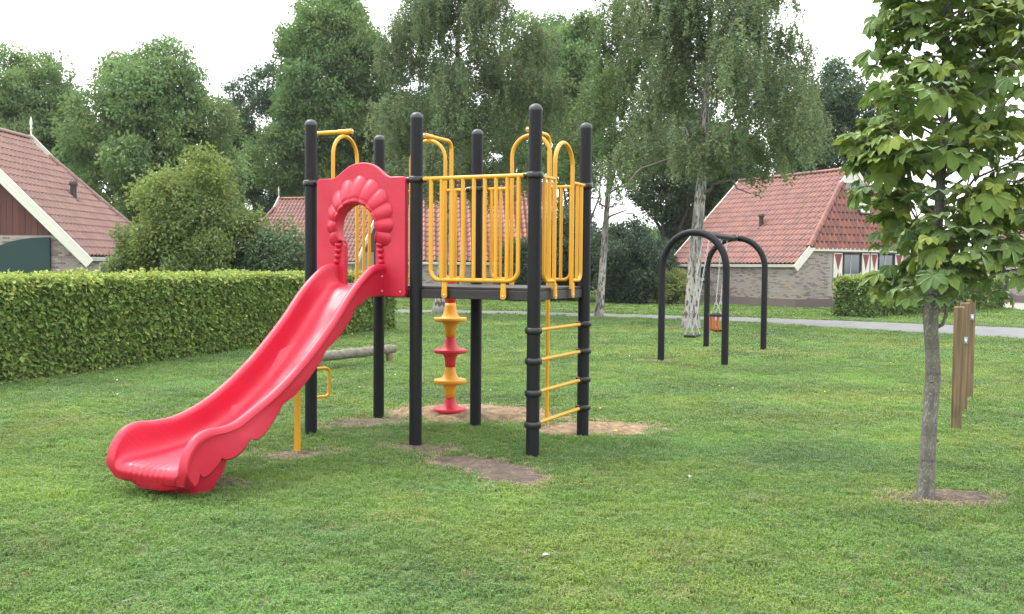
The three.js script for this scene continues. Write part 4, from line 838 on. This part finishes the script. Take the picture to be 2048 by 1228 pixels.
  const br = obj('branches', gs, M.chestnutBark, T); br.userData.kind = 'stuff';
  const st = obj('leaf_stalks', stalks, mat([0.12, 0.15, 0.05], 0.8), T); st.userData.kind = 'stuff';
  list.forEach(l => { l.d = l.p.z * 1 - Math.abs(l.p.y - 2.3) * 0.3 - l.p.x * 0.3; }); list.sort((a, b) => b.d - a.d);
  list.slice(0, 296).forEach(l => { const m = obj('leaf', leaves[l.g], cols[l.m], T); m.position.copy(l.p); m.quaternion.copy(l.q); m.scale.setScalar(l.s); });
  for (let g = 0; g < 6; g++) { const it = list.slice(296).filter(l => l.g === g).map(l => ({ p: l.p, q: l.q, s: l.s, c: cols[l.m].color })); if (it.length) instanced('leaves', leaves[g], M.chestnutLeaf, it, T); }
}
// ---------------------------------------------------------------- lawn: tufts of blades, denser near the camera
{
  const r = rng(9001);
  function tuft(seed, n, rad, h, w) {
    const q = rng(seed), pos = [];
    for (let i = 0; i < n; i++) {
      const a = q() * 6.28, d = Math.sqrt(q()) * rad, x = Math.cos(a) * d, z = Math.sin(a) * d, la = q() * 6.28, ln = 0.35 + q() * 1.0, hh = h * (0.55 + q() * 0.75), ww = w * (0.7 + q() * 0.6);
      const wx = Math.cos(la + 1.57) * ww / 2, wz = Math.sin(la + 1.57) * ww / 2, mx = x + Math.cos(la) * hh * ln * 0.3, mz = z + Math.sin(la) * hh * ln * 0.3, ex = x + Math.cos(la) * hh * ln * 0.9, ez = z + Math.sin(la) * hh * ln * 0.9, my = hh * 0.6, ey = hh * (1.02 - 0.45 * ln);
      pos.push(x - wx, -0.004, z - wz, x + wx, -0.004, z + wz, mx + wx * 0.8, my, mz + wz * 0.8, x - wx, -0.004, z - wz, mx + wx * 0.8, my, mz + wz * 0.8, mx - wx * 0.8, my, mz - wz * 0.8, mx - wx * 0.8, my, mz - wz * 0.8, mx + wx * 0.8, my, mz + wz * 0.8, ex, ey, ez);
    }
    return flat(pos);
  }
  const near = [1, 2, 3, 4].map(s => tuft(600 + s, 16, 0.045, 0.042, 0.0042)), mid = [5, 6, 7].map(s => tuft(600 + s, 20, 0.085, 0.045, 0.008)), far = [8, 9].map(s => tuft(600 + s, 22, 0.2, 0.055, 0.02));
  const G = [[0.115, 0.218, 0.026], [0.165, 0.245, 0.03], [0.098, 0.2, 0.04]], straw = [0.3, 0.26, 0.12];
  const buildings = [[13.24, -44.59, 5.191, 4.2, 4.3], [-16.9, -32.32, 1.558, 3.1, 4.3], [-2.3, -50.6, 3.24, 4.2, 4.3]];
  function tone(x, z) {
    const a = fbm(x * 0.35, z * 0.35, 1, 3) + 0.5 * fbm(x * 1.7, z * 1.7, 8, 3), b = fbm(x * 0.5, z * 0.5, 21, 3) + 0.4 * fbm(x * 2.1, z * 2.1, 28, 2), k1 = sstep(-0.05, 0.28, a), k2 = sstep(0.05, 0.3, b), m = 0.92 + 0.7 * fbm(x * 0.8, z * 0.8, 40, 3) + (r() - 0.5) * 0.3;
    let c = [0, 1, 2].map(i => lerp(lerp(G[0][i], G[1][i], k1), G[2][i], k2 * 0.8)); const s = r(); const dry = sstep(0.12, 0.34, fbm(x * 1.1, z * 1.1, 60, 3));
    if (s < 0.035 + 0.22 * dry) c = c.map((v, i) => lerp(v, straw[i], 0.3 + 0.5 * r()));
    return lin(c[0] * m, c[1] * m, c[2] * m);
  }
  const sets = [[3.9, 9.5, 620, near, 1], [9.5, 17, 330, near, 1.35], [17, 31, 85, mid, 1.5], [31, 60, 16, far, 1.3]], items = new Map();
  for (const [z0, z1, den, geos, sc] of sets) {
    const half = z => 0.55 * z + 0.8; let acc = 0; const dz = 0.25;
    for (let z = z0; z < z1; z += dz) {
      const w = half(z) * 2; acc += w * dz * den * (geos === near && z > 9.5 ? lerp(1, 0.55, (z - 9.5) / 7.5) : 1); const n = Math.floor(acc); acc -= n;
      for (let i = 0; i < n; i++) {
        const x = (r() - 0.5) * w, zz = -(z + r() * dz); let keep = 1, hgt = 1, edge = 9;
        for (const p of PATCH) { if (Math.abs(x - p[0]) > 1.6 || Math.abs(zz - p[1]) > 1.6) continue; const e = patchEdge(p, x, zz), lo = p[5] === 'soilThin' ? 0.45 : 0.84, hi = p[5] === 'soilThin' ? 1.2 : 1.04; edge = Math.min(edge, e); keep = Math.min(keep, p[5] === 'soilThin' ? Math.max(0.18, sstep(lo, hi, e)) : Math.max(0.006, sstep(lo, hi, e))); hgt = Math.min(hgt, 0.7 + 0.3 * keep); }
        if (r() > keep) continue;
        if (z > 20 && (inPoly(PATH, x, zz) || inPoly(DRIVE, x, zz))) continue;
        if (z > 25 && buildings.some(([bx_, bz, t, hl, hw]) => { const dx = x - bx_, dz_ = zz - bz, c = Math.cos(t), s = Math.sin(t); return Math.abs(dx * c - dz_ * s) < hl && Math.abs(dx * s + dz_ * c) < hw; })) continue;
        const long = sstep(0.15, 0.4, fbm(x * 1.4, zz * 1.4, 77, 3)), g = geos[Math.floor(r() * geos.length)];
        if (!items.has(g)) items.set(g, []);
        const s = sc * (0.8 + r() * 0.45); items.get(g).push({ p: V(x, 0, zz), q: Q((r() - 0.5) * 0.25, r() * 6.28, (r() - 0.5) * 0.25), s: [s, s * hgt * (0.75 + 0.55 * long + 0.3 * r()) / Math.sqrt(sc), s], c: edge < 1.35 && r() < 0.55 * sstep(1.4, 0.9, edge) ? lin(0.27 + r() * 0.1, 0.235 + r() * 0.08, 0.12 + r() * 0.05) : tone(x, zz) });
      }
    }
  }
  const lawn = thing('lawn_grass', 'short mown green grass covering the lawn', 'grass'); stuffOf(lawn); for (const [g, it] of items) instanced('blades', g, M.blade, it, lawn);
  // daisies and buttercups, far too many to count
  const fl = [], fy = []; for (let i = 0; i < 300; i++) { const z = 9 + r() * 16, x = (r() - 0.5) * 1.1 * z, c = fbm(x * 0.4, z * 0.4, 90, 2); if (c < 0.02) continue; (r() < 0.4 ? fl : fy).push({ p: V(x, 0.035 + r() * 0.02, -z), q: Q((r() - 0.5) * 0.6, r() * 6, (r() - 0.5) * 0.6), s: 0.55 + r() * 0.5 }); }
  const disc = new THREE.CylinderGeometry(0.012, 0.007, 0.006, 8);
  tag(instanced('flowers', disc, mat([0.55, 0.54, 0.48], 0.7), fl), 'tiny white daisies scattered over the lawn', 'flowers');
  tag(instanced('flowers', disc, mat([0.7, 0.5, 0.03], 0.7), fy), 'tiny yellow buttercups scattered over the lawn', 'flowers');
}
renderer.render(scene, camera);
